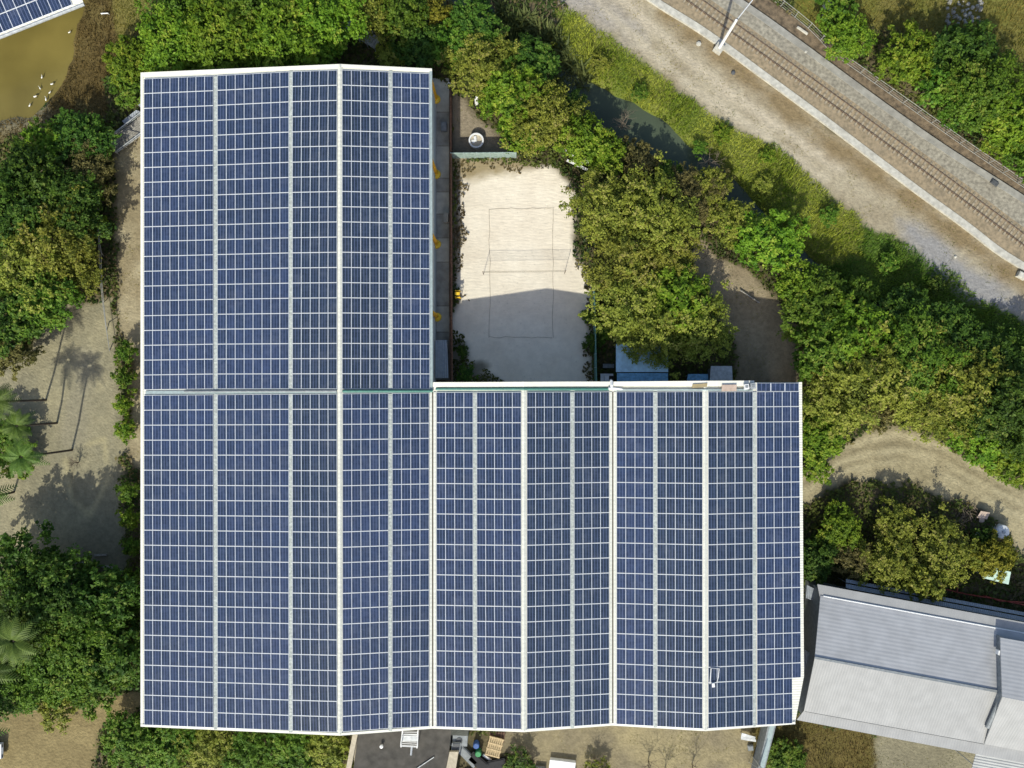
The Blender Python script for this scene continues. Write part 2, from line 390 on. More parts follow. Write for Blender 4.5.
gx = np.arange(GX0, GX1 + GS / 2, GS); gy = np.arange(GY0, GY1 + GS / 2, GS)
X, Y = np.meshgrid(gx, gy); NX, NY = len(gx), len(gy)
Z = ground_z(X, Y)
NZ1 = vnoise(X, Y, 9.0, 11, 5); NZ2 = vnoise(X, Y, 2.2, 23, 4)
base = np.zeros((NY, NX, 3)); soil1 = np.array([.085, .075, .040]); soil2 = np.array([.14, .115, .065])
base[:] = soil1 + (soil2 - soil1) * np.clip((NZ1 - .35) / .3, 0, 1)[..., None]
ZID = np.zeros((NY, NX), int)
JIT = (vnoise(X, Y, 2.5, 41, 4) - .5) * 2
for i, (nm, pl, c1, c2, rough) in enumerate(ZONES):
    dd = poly_sd(X, Y, wp(pl)) + JIT * rough
    w = np.clip(.5 - dd / .9, 0, 1)[..., None]
    cc = np.array(c1) + (np.array(c2) - np.array(c1)) * np.clip((NZ1 * .5 + NZ2 * .5 - .36) / .28, 0, 1)[..., None]
    base = base * (1 - w) + cc * w
    ZID[dd < 0] = i + 1
def blend(d, c, soft, rough):
    global base
    w = np.clip(.5 - (d + JIT * rough) / soft, 0, 1)[..., None]; base = base * (1 - w) + np.array(c) * w
# grey silt washed over the far end of the road, gravel wash at its near end, wheel ruts, the track's ruts
blend(poly_sd(X, Y, wp([(895, 215), (920, 222), (965, 262), (1010, 292), (1030, 320), (985, 305), (945, 275), (905, 245)])), (.27, .26, .25), 1.6, 1.6)
blend(poly_sd(X, Y, wp([(545, -20), (600, -10), (640, 22), (645, 40), (610, 30), (570, 8)])), (.33, .30, .26), 2.2, 1.8)
blend(line_d(X, Y, wp([(600, -20), (668, 42), (720, 86), (780, 127), (840, 168)]), [.5] * 5), (.45, .39, .29), 1.0, .7)
blend(line_d(X, Y, wp([(590, -5), (652, 52), (705, 97), (765, 135), (825, 178)]), [.35] * 5), (.44, .385, .285), 1.0, .7)
blend(line_d(X, Y, wp([(664, 12), (735, 68), (800, 118), (880, 180), (960, 236), (1040, 292)]), [1.0] * 6), (.22, .165, .09), 1.6, 1.3)
for off in (2, 8, 14, 21, 29):
    blend(line_d(X, Y, wp([(800, 492 - off), (850, 471 - off * .9), (895, 463 - off), (940, 474 - off), (985, 500 - off), (1040, 526 - off)]), [.12] * 6), (.19, .16, .095) if off in (8, 21) else (.40, .35, .22), 1.0, 1.1)
blend(line_d(X, Y, wp([(65, 460), (72, 500), (90, 515), (108, 480), (104, 440), (80, 446)]), [.1] * 6), (.40, .35, .20), .8, .4)
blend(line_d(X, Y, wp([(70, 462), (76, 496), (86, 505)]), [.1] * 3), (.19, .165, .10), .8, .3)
blend(line_d(X, Y, wp([(-20, 112), (5, 124), (30, 119), (42, 112)]), [1.0] * 4), (.21, .185, .115), 1.6, .8)
blend(line_d(X, Y, wp([(84, 360), (78, 400), (74, 440)]), [1.2] * 3), (.26, .235, .16), 1.4, 1.2)
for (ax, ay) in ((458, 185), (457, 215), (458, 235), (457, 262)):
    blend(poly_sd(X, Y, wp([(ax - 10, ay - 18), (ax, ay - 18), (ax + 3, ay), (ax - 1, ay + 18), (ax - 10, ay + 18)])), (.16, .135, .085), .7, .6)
blend(poly_sd(X, Y, wp([(452, 155), (520, 158), (535, 166), (515, 176), (490, 170), (470, 178), (452, 175)])), (.30, .24, .14), 1.4, 1.5)
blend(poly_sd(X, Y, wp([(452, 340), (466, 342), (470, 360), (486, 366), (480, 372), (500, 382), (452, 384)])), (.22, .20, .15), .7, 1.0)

def ground_mat():
    m, n, l, b = nmat("ground_earth")
    at = n.new("ShaderNodeAttribute"); at.attribute_name = "zone_colour"
    geo = n.new("ShaderNodeNewGeometry")
    n1 = n.new("ShaderNodeTexNoise"); n1.inputs["Scale"].default_value = 1.6; n1.inputs["Detail"].default_value = 9; n1.inputs["Roughness"].default_value = .72
    l.new(geo.outputs["Position"], n1.inputs["Vector"])
    mr = n.new("ShaderNodeMapRange"); mr.inputs[1].default_value = .3; mr.inputs[2].default_value = .7; mr.inputs[3].default_value = .72; mr.inputs[4].default_value = 1.22
    l.new(n1.outputs[0], mr.inputs[0])
    mx = n.new("ShaderNodeMix"); mx.data_type = 'RGBA'; mx.blend_type = 'MULTIPLY'; mx.inputs[0].default_value = 1
    l.new(at.outputs["Color"], mx.inputs[6]); l.new(mr.outputs[0], mx.inputs[7])
    l.new(mx.outputs[2], b.inputs["Base Color"])
    b.inputs["Roughness"].default_value = .95; b.inputs["Specular IOR Level"].default_value = .1
    n2 = n.new("ShaderNodeTexNoise"); n2.inputs["Scale"].default_value = 3.5; n2.inputs["Detail"].default_value = 8
    l.new(geo.outputs["Position"], n2.inputs["Vector"])
    bp = n.new("ShaderNodeBump"); bp.inputs["Distance"].default_value = .14; bp.inputs["Strength"].default_value = .7
    l.new(n2.outputs[0], bp.inputs["Height"]); l.new(bp.outputs[0], b.inputs["Normal"])
    return m
def sand_mat():
    m, n, l, b = nmat("raked_sand")
    at = n.new("ShaderNodeAttribute"); at.attribute_name = "zone_colour"
    geo = n.new("ShaderNodeNewGeometry")
    mp = n.new("ShaderNodeMapping"); mp.inputs["Scale"].default_value = (.8, 2.6, 1); l.new(geo.outputs["Position"], mp.inputs[0])
    n2 = n.new("ShaderNodeTexNoise"); n2.inputs["Scale"].default_value = 1.5; n2.inputs["Detail"].default_value = 6; l.new(mp.outputs[0], n2.inputs["Vector"])
    bp = n.new("ShaderNodeBump"); bp.inputs["Distance"].default_value = .07; bp.inputs["Strength"].default_value = .7
    l.new(n2.outputs[0], bp.inputs["Height"]); l.new(bp.outputs[0], b.inputs["Normal"])
    n3 = n.new("ShaderNodeTexNoise"); n3.inputs["Scale"].default_value = 1.1; n3.inputs["Detail"].default_value = 9; n3.inputs["Roughness"].default_value = .75; l.new(geo.outputs["Position"], n3.inputs["Vector"])
    mr = n.new("ShaderNodeMapRange"); mr.inputs[1].default_value = .3; mr.inputs[2].default_value = .7; mr.inputs[3].default_value = .88; mr.inputs[4].default_value = 1.07; l.new(n3.outputs[0], mr.inputs[0])
    v = n.new("ShaderNodeTexVoronoi"); v.inputs["Scale"].default_value = 1.3; l.new(geo.outputs["Position"], v.inputs["Vector"])
    fp = n.new("ShaderNodeMapRange"); fp.inputs[1].default_value = .07; fp.inputs[2].default_value = .16; fp.inputs[3].default_value = .87; l.new(v.outputs["Distance"], fp.inputs[0])
    mm = n.new("ShaderNodeMath"); mm.operation = 'MULTIPLY'; l.new(mr.outputs[0], mm.inputs[0]); l.new(fp.outputs[0], mm.inputs[1])
    mx = n.new("ShaderNodeMix"); mx.data_type = 'RGBA'; mx.blend_type = 'MULTIPLY'; mx.inputs[0].default_value = 1
    l.new(at.outputs["Color"], mx.inputs[6]); l.new(mm.outputs[0], mx.inputs[7]); l.new(mx.outputs[2], b.inputs["Base Color"])
    b.inputs["Roughness"].default_value = .95; b.inputs["Specular IOR Level"].default_value = .1
    return m
M['ground'] = ground_mat(); M['sand'] = sand_mat()
idx = np.arange(NX * NY).reshape(NY, NX)
FACES = np.stack([idx[:-1, :-1], idx[:-1, 1:], idx[1:, 1:], idx[1:, :-1]], -1).reshape(-1, 4)
FZ = ZID[:-1, :-1].reshape(-1)
VALL = np.stack([X, Y, Z], -1).reshape(-1, 3); CALL = base.reshape(-1, 3)
def sheet(name, ids):
    fs = FACES[np.isin(FZ, ids)]
    u, inv = np.unique(fs, return_inverse=True); fs = inv.reshape(-1, 4)
    o = fast_mesh(name, VALL[u], fs, M['sand'] if name == 'sand_court' else M['ground'], smooth=True)
    a = o.data.attributes.new("zone_colour", 'FLOAT_COLOR', 'POINT')
    a.data.foreach_set("color", np.concatenate([CALL[u], np.ones((len(u), 1))], 1).astype(np.float32).ravel())
    return structure(o)
zn = {}
for i, zz in enumerate(ZONES): zn.setdefault(zz[0], []).append(i + 1)
gmain = sheet("ground", [0])
for nm, ids in zn.items(): sheet(nm, ids)
# the land beyond, out to the horizon
far = MB()
B = 1500
for (x0, x1, y0, y1) in ((-B, GX0, -B, B), (gx[-1], B, -B, B), (GX0, gx[-1], -B, GY0), (GX0, gx[-1], gy[-1], B)):
    far.add([(x0, y0, 0), (x1, y0, 0), (x1, y1, 0), (x0, y1, 0)], [(0, 1, 2, 3)])
M['far'] = mat("far_fields", (.11, .12, .045), .95, var=.3, scale=.05)
structure(far.build("countryside", M['far']))

def water_mat(name, col, rough):
    m, n, l, b = nmat(name)
    geo = n.new("ShaderNodeNewGeometry")
    n1 = n.new("ShaderNodeTexNoise"); n1.inputs["Scale"].default_value = .16; n1.inputs["Detail"].default_value = 5; l.new(geo.outputs["Position"], n1.inputs["Vector"])
    rp = n.new("ShaderNodeValToRGB"); rp.color_ramp.elements[0].position = .3; rp.color_ramp.elements[1].position = .7
    rp.color_ramp.elements[0].color = (*(c * .75 for c in col), 1); rp.color_ramp.elements[1].color = (*(c * 1.2 for c in col), 1)
    l.new(n1.outputs[0], rp.inputs[0]); l.new(rp.outputs[0], b.inputs["Base Color"])
    b.inputs["Roughness"].default_value = rough; b.inputs["IOR"].default_value = 1.33
    n2 = n.new("ShaderNodeTexNoise"); n2.inputs["Scale"].default_value = 1.2; n2.inputs["Detail"].default_value = 3; l.new(geo.outputs["Position"], n2.inputs["Vector"])
    bp = n.new("ShaderNodeBump"); bp.inputs["Distance"].default_value = .02; bp.inputs["Strength"].default_value = .5
    l.new(n2.outputs[0], bp.inputs["Height"]); l.new(bp.outputs[0], b.inputs["Normal"])
    return m
w = MB(); pc = wp(CANAL)
vs = []; fs = []
for i, (x, y) in enumerate(pc):
    a = Vector(pc[max(0, i - 1)]); b_ = Vector(pc[min(len(pc) - 1, i + 1)]); t = (b_ - a).normalized(); nr = Vector((-t.y, t.x)); q = CANAL_WM[i] + 1.6
    vs += [(x + nr.x * q, y + nr.y * q, -.62), (x - nr.x * q, y - nr.y * q, -.62)]
    if i: fs.append((2 * i - 2, 2 * i - 1, 2 * i + 1, 2 * i))
w.add(vs, fs); structure(w.build("canal_water", water_mat("canal_water", (.062, .080, .050), .24)))
w = MB(); w.add([(x, y, -.38) for x, y in POND], [tuple(range(len(POND) - 1, -1, -1))])
structure(w.build("pond_water", water_mat("pond_water", (.158, .128, .036), .25)))

# ------------------------------------------------------------------ main factory building with its saw of gables
PROF = [(141, 6.6), (340, 9.2), (432.5, 8.0), (524, 9.2), (612.5, 8.0), (705, 9.2), (801, 8.0), (806, 7.94)]
def zr(px):
    for (a, za), (b_, zb) in zip(PROF, PROF[1:]):
        if px <= b_: return za + (zb - za) * (px - a) / (b_ - a)
    return PROF[-1][1]
def RP(px, py, dz=0.0):
    z = zr(px); v = P(px, py, z); v.z += dz; return v
TOPE = [(141, 73), (340, 64.5), (432, 69)]
BOTE = [(141, 726), (340, 735), (433, 728), (524, 731.5), (612.5, 725), (705, 730.5), (795, 723.5)]
def lerp_pts(pts, x):
    for (a, ya), (b_, yb) in zip(pts, pts[1:]):
        if x <= b_: return ya + (yb - ya) * (x - a) / (b_ - a)
    return pts[-1][1]
fac = thing("factory_building", P(420, 500), "large L-shaped factory with white ribbed gable roof covered by blue solar strips", "factory")
roof = MB()
xs1 = [141, 207, 274, 340, 386, 432]
for a, b_ in zip(xs1, xs1[1:]):                        # north wing
    roof.slab([RP(a, 391.5), RP(b_, 391.5), RP(b_, lerp_pts(TOPE, b_)), RP(a, lerp_pts(TOPE, a))], .14)
xs2 = [141, 207, 274, 340, 386, 432.5, 478, 524, 568, 612.5, 658, 705, 750, 795]
for a, b_ in zip(xs2, xs2[1:]):                        # south wing
    yt = 391.5 if b_ <= 432.5 else 382.5
    roof.slab([RP(a, lerp_pts(BOTE, a)), RP(b_, lerp_pts(BOTE, b_)), RP(b_, yt), RP(a, yt)], .14)
roof.slab([RP(795, 723.5), RP(804, 676), RP(802, 382), RP(795, 382.5)], .14)
roof.build("roof", M['white_sheet'], fac)
def strip(mb, pts, half, dz, thick=.06, axis='x'):
    """flat bar lying along the roof; half width in pixels"""
    for (a, b_) in zip(pts, pts[1:]):
        if axis == 'y': q = [(a[0] - half, a[1]), (a[0] + half, a[1]), (b_[0] + half, b_[1]), (b_[0] - half, b_[1])]
        else: q = [(a[0], a[1] + half), (b_[0], b_[1] + half), (b_[0], b_[1] - half), (a[0], a[1] - half)]
        q = [RP(x, y, dz) for x, y in q]
        n = (q[1] - q[0]).cross(q[2] - q[0])
        mb.slab(q if n.z > 0 else q[::-1], thick)
    return mb
def ridge(x, y0, y1, half):                            # folded cap, both flanks
    mb = MB(); zt = zr(x) + .16
    a = [RP(x - half, y0, .07), RP(x - half, y1, .07), P(x, y0, zt), P(x, y1, zt), RP(x + half, y0, .07), RP(x + half, y1, .07)]
    mb.add(a, [(0, 1, 3, 2), (2, 3, 5, 4)]); return mb
for x, y0, y1 in ((340, 65, 734.5), (524, 383, 731), (705, 383, 730)):
    ridge(x, y0, y1, 2.2).build("ridge_cap", M['cap'], fac)
for x, y0, y1 in ((432.8, 392, 727.5), (612.7, 392, 724.6)):
    g = MB()
    strip(g, [(x - 1.9, y0), (x - 1.9, y1)], 1.2, .10, axis='y'); strip(g, [(x + 2.0, y0), (x + 2.0, y1)], 1.3, .10, axis='y')
    v = g.build("valley_gutter", M['cap'], fac)
    s_ = MB(); strip(s_, [(x, y0), (x, y1)], .62, .03, .02, axis='y'); s_.build("gutter_channel", M['dark_seam'], v)
for x, y0, y1 in ((216, 76, 390), (216, 394, 729), (291, 71, 390), (291, 394, 732), (390.5, 71, 389), (390.5, 394, 730.5), (475, 392, 729), (572.2, 392, 727.5),
                  (655, 392, 727), (754.3, 392, 726)):
    strip(MB(), [(x, y0), (x, y1)], 1.7, .11, axis='y').build("walkway", M['walk'], fac)
t = MB(); strip(t, [(a, lerp_pts(TOPE, a) + 1.2) for a in (141, 240, 340, 386, 432)], 1.3, .10, .34); t.build("barge_trim", M['white_trim'], fac)
t = MB(); strip(t, [(a, lerp_pts(BOTE, a) - 1.0) for a in xs2], 1.2, .10, .34); t.build("barge_trim", M['white_trim'], fac)
t = MB(); strip(t, [(433.5, 384.6), (478, 384.5), (524, 384.2), (568, 384), (612.5, 384), (658, 383.6), (705, 383.2), (753.5, 383)], 2.4, .24, .5); t.build("barge_trim", M['white_trim'], fac)
t = MB(); strip(t, [(142, 74), (142, 725)], 1.2, .06, .25, axis='y'); t.build("eave_gutter", M['white_trim'], fac)
t = MB(); strip(t, [(430.8, 71), (431.5, 391)], 1.3, .08, .3, axis='y'); t.build("eave_gutter", M['blue_grey_metal'], fac)
t = MB()
t.tube([RP(a, 388.9, .22) for a in (436, 478, 524, 568, 609)], .15, 8); t.build("green_gutter", M['green_gutter'], fac)
t = MB(); t.tube([RP(a, 389.6, .16) for a in (614, 658, 705, 752)], .10, 8); t.build("rain_pipe", M['blue_grey_metal'], fac)
t = MB(); strip(t, [(a, 392.4 - (a - 146) * .004) for a in (146, 207, 274, 337)], 1.5, .10); strip(t, [(a, 391.2) for a in (343, 386, 430)], 1.6, .10)
t.build("cross_flashing", M['blue_grey_metal'], fac)
t = MB(); t.tube([RP(a, 391.6 - (a - 146) * .004, .20) for a in (185, 250, 300, 337)], .10, 8); t.build("rain_pipe", M['mid_grey'], fac); t = MB(); t.tube([RP(a, 391.0, .20) for a in (343, 386, 433)], .14, 8)
t.build("rain_pipe", M['green_gutter'], fac)
# walls under the eaves
def wall_run(pts_px, inset):
    mb = MB(); c = P(430, 420)
    for (a, b_) in zip(pts_px, pts_px[1:]):
        A, B_ = RP(*a, -.16), RP(*b_, -.16)
        ia = Vector((inset[0], inset[1], 0))
        A += ia; B_ += ia; d = (B_ - A); d.z = 0; d.normalize(); nn = Vector((-d.y, d.x, 0)) * .08
        mb.add([Vector((A.x, A.y, 0)) - nn, Vector((B_.x, B_.y, 0)) - nn, B_ - nn, A - nn, Vector((A.x, A.y, 0)) + nn, Vector((B_.x, B_.y, 0)) + nn, B_ + nn, A + nn],
               [(0, 1, 2, 3), (7, 6, 5, 4), (3, 2, 6, 7), (0, 4, 5, 1), (0, 3, 7, 4), (1, 5, 6, 2)])
    return mb.build("wall", M['wall_metal'], fac)
wall_run([(145, 80), (340, 70), (429, 74)], (0, -.2))
wall_run([(146, 722), (340, 730), (433, 724), (524, 727), (612.5, 721), (705, 726), (793, 719)], (0, .2))
wall_run([(145, 80), (146, 722)], (.15, 0))
wall_run([(429, 74), (429, 384)], (-.1, 0))
wall_run([(429, 386), (524, 386), (612.5, 386), (705, 386), (798, 386)], (0, -.1))
wall_run([(798, 386), (799, 676), (793, 719)], (-.1, 0))

# ------------------------------------------------------------------ solar arrays
FW = .048; FL = .036                                   # frame borders in fractions of one cell of the grid
def panel_mesh(cells, gu=.007, gv=.008):
    me = bpy.data.meshes.new("solar_panel")
    x1, y1 = .5 - gu, .5 - gv; xi, yi = x1 - FW * .40, y1 - FL * .50; h = .045
    v = [(-x1, -y1, 0), (x1, -y1, 0), (x1, y1, 0), (-x1, y1, 0), (-x1, -y1, h), (x1, -y1, h), (x1, y1, h), (-x1, y1, h),
         (-xi, -yi, h), (xi, -yi, h), (xi, yi, h), (-xi, yi, h)]
    f = [(8, 9, 10, 11), (4, 5, 9, 8), (5, 6, 10, 9), (6, 7, 11, 10), (7, 4, 8, 11), (3, 2, 1, 0), (0, 1, 5, 4), (1, 2, 6, 5), (2, 3, 7, 6), (3, 0, 4, 7)]
    me.from_pydata(v, [], f); me.materials.append(cells); me.materials.append(M['frame'])
    uv = me.uv_layers.new(name="UVMap")
    for i, q in enumerate(((0, 0), (1, 0), (1, 1), (0, 1))): uv.data[i].uv = q
    for p in me.polygons: p.material_index = 0 if p.index == 0 else 1
    me.update(); return me
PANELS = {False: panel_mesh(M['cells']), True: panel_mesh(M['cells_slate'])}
def bil(c, s, t):
    (a, b_, cc, d) = c                                  # TL TR BR BL in pixels
    x = (a[0] * (1 - s) + b_[0] * s) * (1 - t) + (d[0] * (1 - s) + cc[0] * s) * t
    y = (a[1] * (1 - s) + b_[1] * s) * (1 - t) + (d[1] * (1 - s) + cc[1] * s) * t
    return x, y
def panel_frame(pt, c, s0, s1, t0, t1):
    ctr = pt(*bil(c, (s0 + s1) / 2, (t0 + t1) / 2))
    u = pt(*bil(c, s1, (t0 + t1) / 2)) - pt(*bil(c, s0, (t0 + t1) / 2)); v = pt(*bil(c, (s0 + s1) / 2, t0)) - pt(*bil(c, (s0 + s1) / 2, t1))
    su, sv = u.length, v.length; u.normalize(); n = u.cross(v).normalized(); v2 = n.cross(u)
    return ctr, Matrix(((u.x * su, v2.x * sv, n.x), (u.y * su, v2.y * sv, n.y), (u.z * su, v2.z * sv, n.z)))
def solar_array(cells, label, c0, pt, slate=False):
    PANEL = PANELS[slate]
    base_ = Vector((c0.x, c0.y, c0.z)); root = thing("solar_array", base_, label, "solar array", "solar arrays on the factory roof")
    cells = sorted(cells, key=lambda q: q[0].x ** 2 + q[0].y ** 2)
    for ctr, m3 in cells[:100]:
        o = bpy.data.objects.new("solar_panel", PANEL); COL.objects.link(o); o.parent = root
        o.matrix_basis = Matrix.Translation(ctr - base_) @ m3.to_4x4()
    rest = cells[100:]
    if rest:
        me = bpy.data.meshes.new("solar_panel"); V = []; Fc = []; mi = []
        pv = [v.co.copy() for v in PANEL.vertices]; pf = [tuple(p.vertices) for p in PANEL.polygons]
        for ctr, m3 in rest:
            k = len(V); V += [tuple(m3 @ q + ctr - base_) for q in pv]; Fc += [tuple(i + k for i in f) for f in pf]
        me.from_pydata(V, [], Fc); me.materials.append(M['cells_slate' if slate else 'cells']); me.materials.append(M['frame'])
        npf = len(pf); nl = sum(len(f) for f in pf)
        me.polygons.foreach_set("material_index", np.tile([0] + [1] * (npf - 1), len(rest)).astype(np.int32))
        uv = me.uv_layers.new(name="UVMap"); arr = np.zeros((len(rest), nl, 2), np.float32); arr[:, :4] = ((0, 0), (1, 0), (1, 1), (0, 1))
        uv.data.foreach_set("uv", arr.ravel())
        at = me.attributes.new("tint", 'FLOAT', 'FACE'); at.data.foreach_set("value", np.repeat(RNG.random(len(rest)), npf).astype(np.float32))
        me.update(); o = bpy.data.objects.new("solar_panel", me); COL.objects.link(o); o.parent = root; o["kind"] = "stuff"
    return root
RT = lambda x, y: RP(x, y, .10)
def roof_array(xt0, xt1, xb0, xb1, yt0, yt1, yb0, yb1, nc, nr, label, skip=(), extra=(), slate=False):
    c = ((xt0, yt0), (xt1, yt1), (xb1, yb1), (xb0, yb0)); cells = []
    for j in range(nr):
        for i in range(nc):
            if (i, j) in skip: continue
            cells.append(panel_frame(RT, c, i / nc, (i + 1) / nc, j / nr, (j + 1) / nr))
    for e in extra: cells.append(e)
    return solar_array(cells, label, RP((xt0 + xt1) / 2, (yt0 + yb0) / 2), RT, slate)
N = "of the north wing"; S = "of the south wing"
roof_array(144.6, 213.8, 144.6, 213.8, 79.3, 76.3, 389.8, 388.9, 8, 21, "blue eight-panel-wide strip along the left eave, upper block above the cross flashing")
roof_array(217.9, 289.2, 217.9, 289.2, 76.0, 72.2, 388.9, 388.9, 8, 21, "blue eight-panel-wide strip second from the left eave, upper block above the cross flashing")
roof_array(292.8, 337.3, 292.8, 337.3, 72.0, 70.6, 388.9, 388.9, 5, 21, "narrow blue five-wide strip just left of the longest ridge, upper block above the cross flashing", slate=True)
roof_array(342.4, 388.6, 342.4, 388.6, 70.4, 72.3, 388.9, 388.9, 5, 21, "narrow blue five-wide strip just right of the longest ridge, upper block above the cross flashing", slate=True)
roof_array(392.5, 429.3, 392.5, 429.8, 72.6, 74.0, 388.9, 388.9, 4, 21, "four-wide strip of blue panels beside the alley with the orange pipes")
roof_array(144.6, 213.8, 144.8, 213.8, 395.2, 394.6, 724.4, 727.2, 8, 22, "blue eight-panel-wide strip along the left eave, lower block below the cross flashing")
roof_array(217.9, 289.2, 217.9, 289.2, 394.5, 394.0, 727.3, 730.0, 8, 22, "blue eight-panel-wide strip second from the left eave, lower block below the cross flashing")
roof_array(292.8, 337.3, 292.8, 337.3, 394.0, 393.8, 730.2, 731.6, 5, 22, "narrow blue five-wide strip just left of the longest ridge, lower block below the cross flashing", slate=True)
roof_array(342.8, 388.6, 342.8, 388.6, 393.6, 393.3, 731.2, 727.9, 5, 22, "narrow blue five-wide strip just right of the longest ridge, lower block below the cross flashing")
roof_array(392.5, 429.2, 392.5, 429.2, 393.2, 392.8, 727.7, 726.0, 4, 22, "four-wide strip of blue panels left of the first valley gutter, below the cross flashing")
roof_array(436.6, 473.1, 436.6, 473.1, 392.2, 392.2, 726.2, 727.4, 4, 22, "four-wide strip of blue panels right of the first valley gutter, starting below the green gutter")
roof_array(476.9, 521.2, 476.9, 521.2, 392.2, 392.0, 727.5, 728.8, 5, 22, "five-wide strip of blue panels on the left flank of the middle gable ridge")
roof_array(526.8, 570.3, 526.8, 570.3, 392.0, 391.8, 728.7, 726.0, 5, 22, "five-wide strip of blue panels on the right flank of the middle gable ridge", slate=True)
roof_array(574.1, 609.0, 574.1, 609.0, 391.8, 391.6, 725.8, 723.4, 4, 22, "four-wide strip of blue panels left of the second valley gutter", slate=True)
roof_array(616.4, 653.2, 616.4, 653.2, 391.6, 391.6, 723.6, 725.6, 4, 22, "four-wide strip of blue panels right of the second valley gutter")
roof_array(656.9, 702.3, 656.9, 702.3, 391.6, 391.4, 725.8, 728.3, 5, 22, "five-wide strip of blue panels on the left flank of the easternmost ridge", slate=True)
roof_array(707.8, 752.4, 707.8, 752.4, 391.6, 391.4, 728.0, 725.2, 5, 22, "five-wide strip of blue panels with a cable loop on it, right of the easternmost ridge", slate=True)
ex = []
for k in range(3):
    c = ((756.2 + k * 14.1, 383.0), (770.3 + k * 14.1, 383.0), (770.3 + k * 14.1, 391.3), (756.2 + k * 14.1, 391.3))
    ctr, m3 = panel_frame(RT, c, 0, 1, 0, 1); ex.append((ctr, m3))
roof_array(756.2, 798.6, 756.6, 800.8, 391.6, 391.4, 724.8, 722.4, 5, 22, "stepped strip of blue panels on the right eave, three panels laid sideways at its top", skip={(4, 19), (4, 20), (4, 21)}, extra=ex)

# the loose things on the roof
o = thing("loose_cable", RP(713, 672, .2), "white cable loop with a small box lying on the panels near the lower right corner", "cable")
t = MB(); t.tube([RP(x, y, .22) for x, y in ((709.5, 683), (710.5, 667.5), (718.5, 667.8), (717.8, 676), (716.2, 681.5), (711, 682.5))], .055, 6); t.build("cable", M['steel_white'], o)
t = MB(); p = RP(712.5, 684, .30); t.box(p.x, p.y, p.z, .28, .42, .14, .1); t.build("junction_box", M['steel_white'], o)
def sheet_item(name, quad, th, m, label, cat, dz=.42):
    t = MB(); t.slab([RP(x, y, dz) for x, y in quad], th); b_ = t.build(name, m); return tag(b_, label, cat)
sheet_item("board", [(691, 388), (706, 387), (706.5, 383.2), (692, 384.2)], .08, M['brown_card'], "brown board lying on the white roof edge above the eastern ridge strips", "board", .36)
sheet_item("board", [(720.6, 391.2), (735.4, 391), (735.6, 384.6), (721, 384.8)], .09, M['pink_card'], "pinkish board leaning over the white roof edge near the inverter boxes", "board", .40)
for k, (x, y, q, mm, lb) in enumerate(((745, 386.8, .5, 'steel_white', "white electrical box on the roof edge nearest the pinkish board"), (748.6, 387.8, .4, 'dark_grey', "small dark electrical box between two white ones on the roof edge"),
                               (751.4, 386, .55, 'galv', "grey electrical box on the roof edge beside the sideways panels"))):
    o = thing("electrical_box", RP(x, y, .3), lb, "electrical box", "electrical boxes on the roof edge")
    p = RP(x, y, .3 + q * .3)
    t = MB(); t.box(p.x, p.y, p.z, q, q * 1.1, q * .6, .1); t.build("casing", M[mm], o)
    t = MB(); t.box(p.x, p.y + .02, p.z + q * .3 + .02, q * .6, q * .5, .04, .1); t.build("cover", M['mid_grey'], o)
o = thing("pipe_elbow", RP(611, 384, .3), "white pipe elbow on the roof edge where the green gutter ends", "pipe")
t = MB(); t.tube([RP(608, 388.5, .32), RP(610.8, 388, .36), RP(611.2, 385, .40), RP(611, 381.5, .30), P(611, 380.8, 7.6)], .17, 10); t.tube([RP(612, 388, .3), RP(622, 389, .22)], .12, 8); t.build("bend", M['steel_white'], o)

# ------------------------------------------------------------------ the grey-roofed warehouse
wh = thing("warehouse", P(920, 670), "pale grey corrugated warehouse with a dark seam along its ridge", "warehouse")
rdir = (P(998, 692, 6.9) - P(814.8, 658, 6.9)).normalized(); sdir = (-rdir.y, rdir.x, 0)
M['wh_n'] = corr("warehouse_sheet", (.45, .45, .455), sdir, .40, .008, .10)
M['wh_s'] = corr("warehouse_sheet_sunny", (.335, .335, .33), (rdir.x, rdir.y, 0), .30, .012, .05)  # same roof sheet, colour lowered to offset the sunlit slope's brightness
def quad(mb, pts, th=.12): return mb.slab([P(*p) for p in pts], th)
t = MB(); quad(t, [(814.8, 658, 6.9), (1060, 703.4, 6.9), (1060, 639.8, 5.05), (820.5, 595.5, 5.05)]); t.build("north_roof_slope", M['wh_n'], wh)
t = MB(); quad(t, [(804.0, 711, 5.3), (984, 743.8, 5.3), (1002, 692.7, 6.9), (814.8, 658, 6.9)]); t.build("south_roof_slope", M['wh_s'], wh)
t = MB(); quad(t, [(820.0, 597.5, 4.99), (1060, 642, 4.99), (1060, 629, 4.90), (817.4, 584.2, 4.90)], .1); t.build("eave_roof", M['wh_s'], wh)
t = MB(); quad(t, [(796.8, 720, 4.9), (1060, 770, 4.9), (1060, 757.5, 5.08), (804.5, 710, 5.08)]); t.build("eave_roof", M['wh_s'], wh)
t = MB(); t.tube([P(823.3, 596, 5.03), P(1060, 639.8, 5.03)], .09, 6); t.build("roof_flashing", M['steel_white'], wh)
t = MB(); t.tube([P(805.5, 711.3, 5.22), P(984, 743.9, 5.22)], .055, 6); t.build("roof_flashing", M['dark_grey'], wh)
t = MB(); quad(t, [(814.6, 658.8, 6.97), (1002, 693.7, 6.97), (1002, 691.2, 6.97), (814.8, 656.6, 6.97)], .05); t.build("ridge_cap", M['mid_grey'], wh)
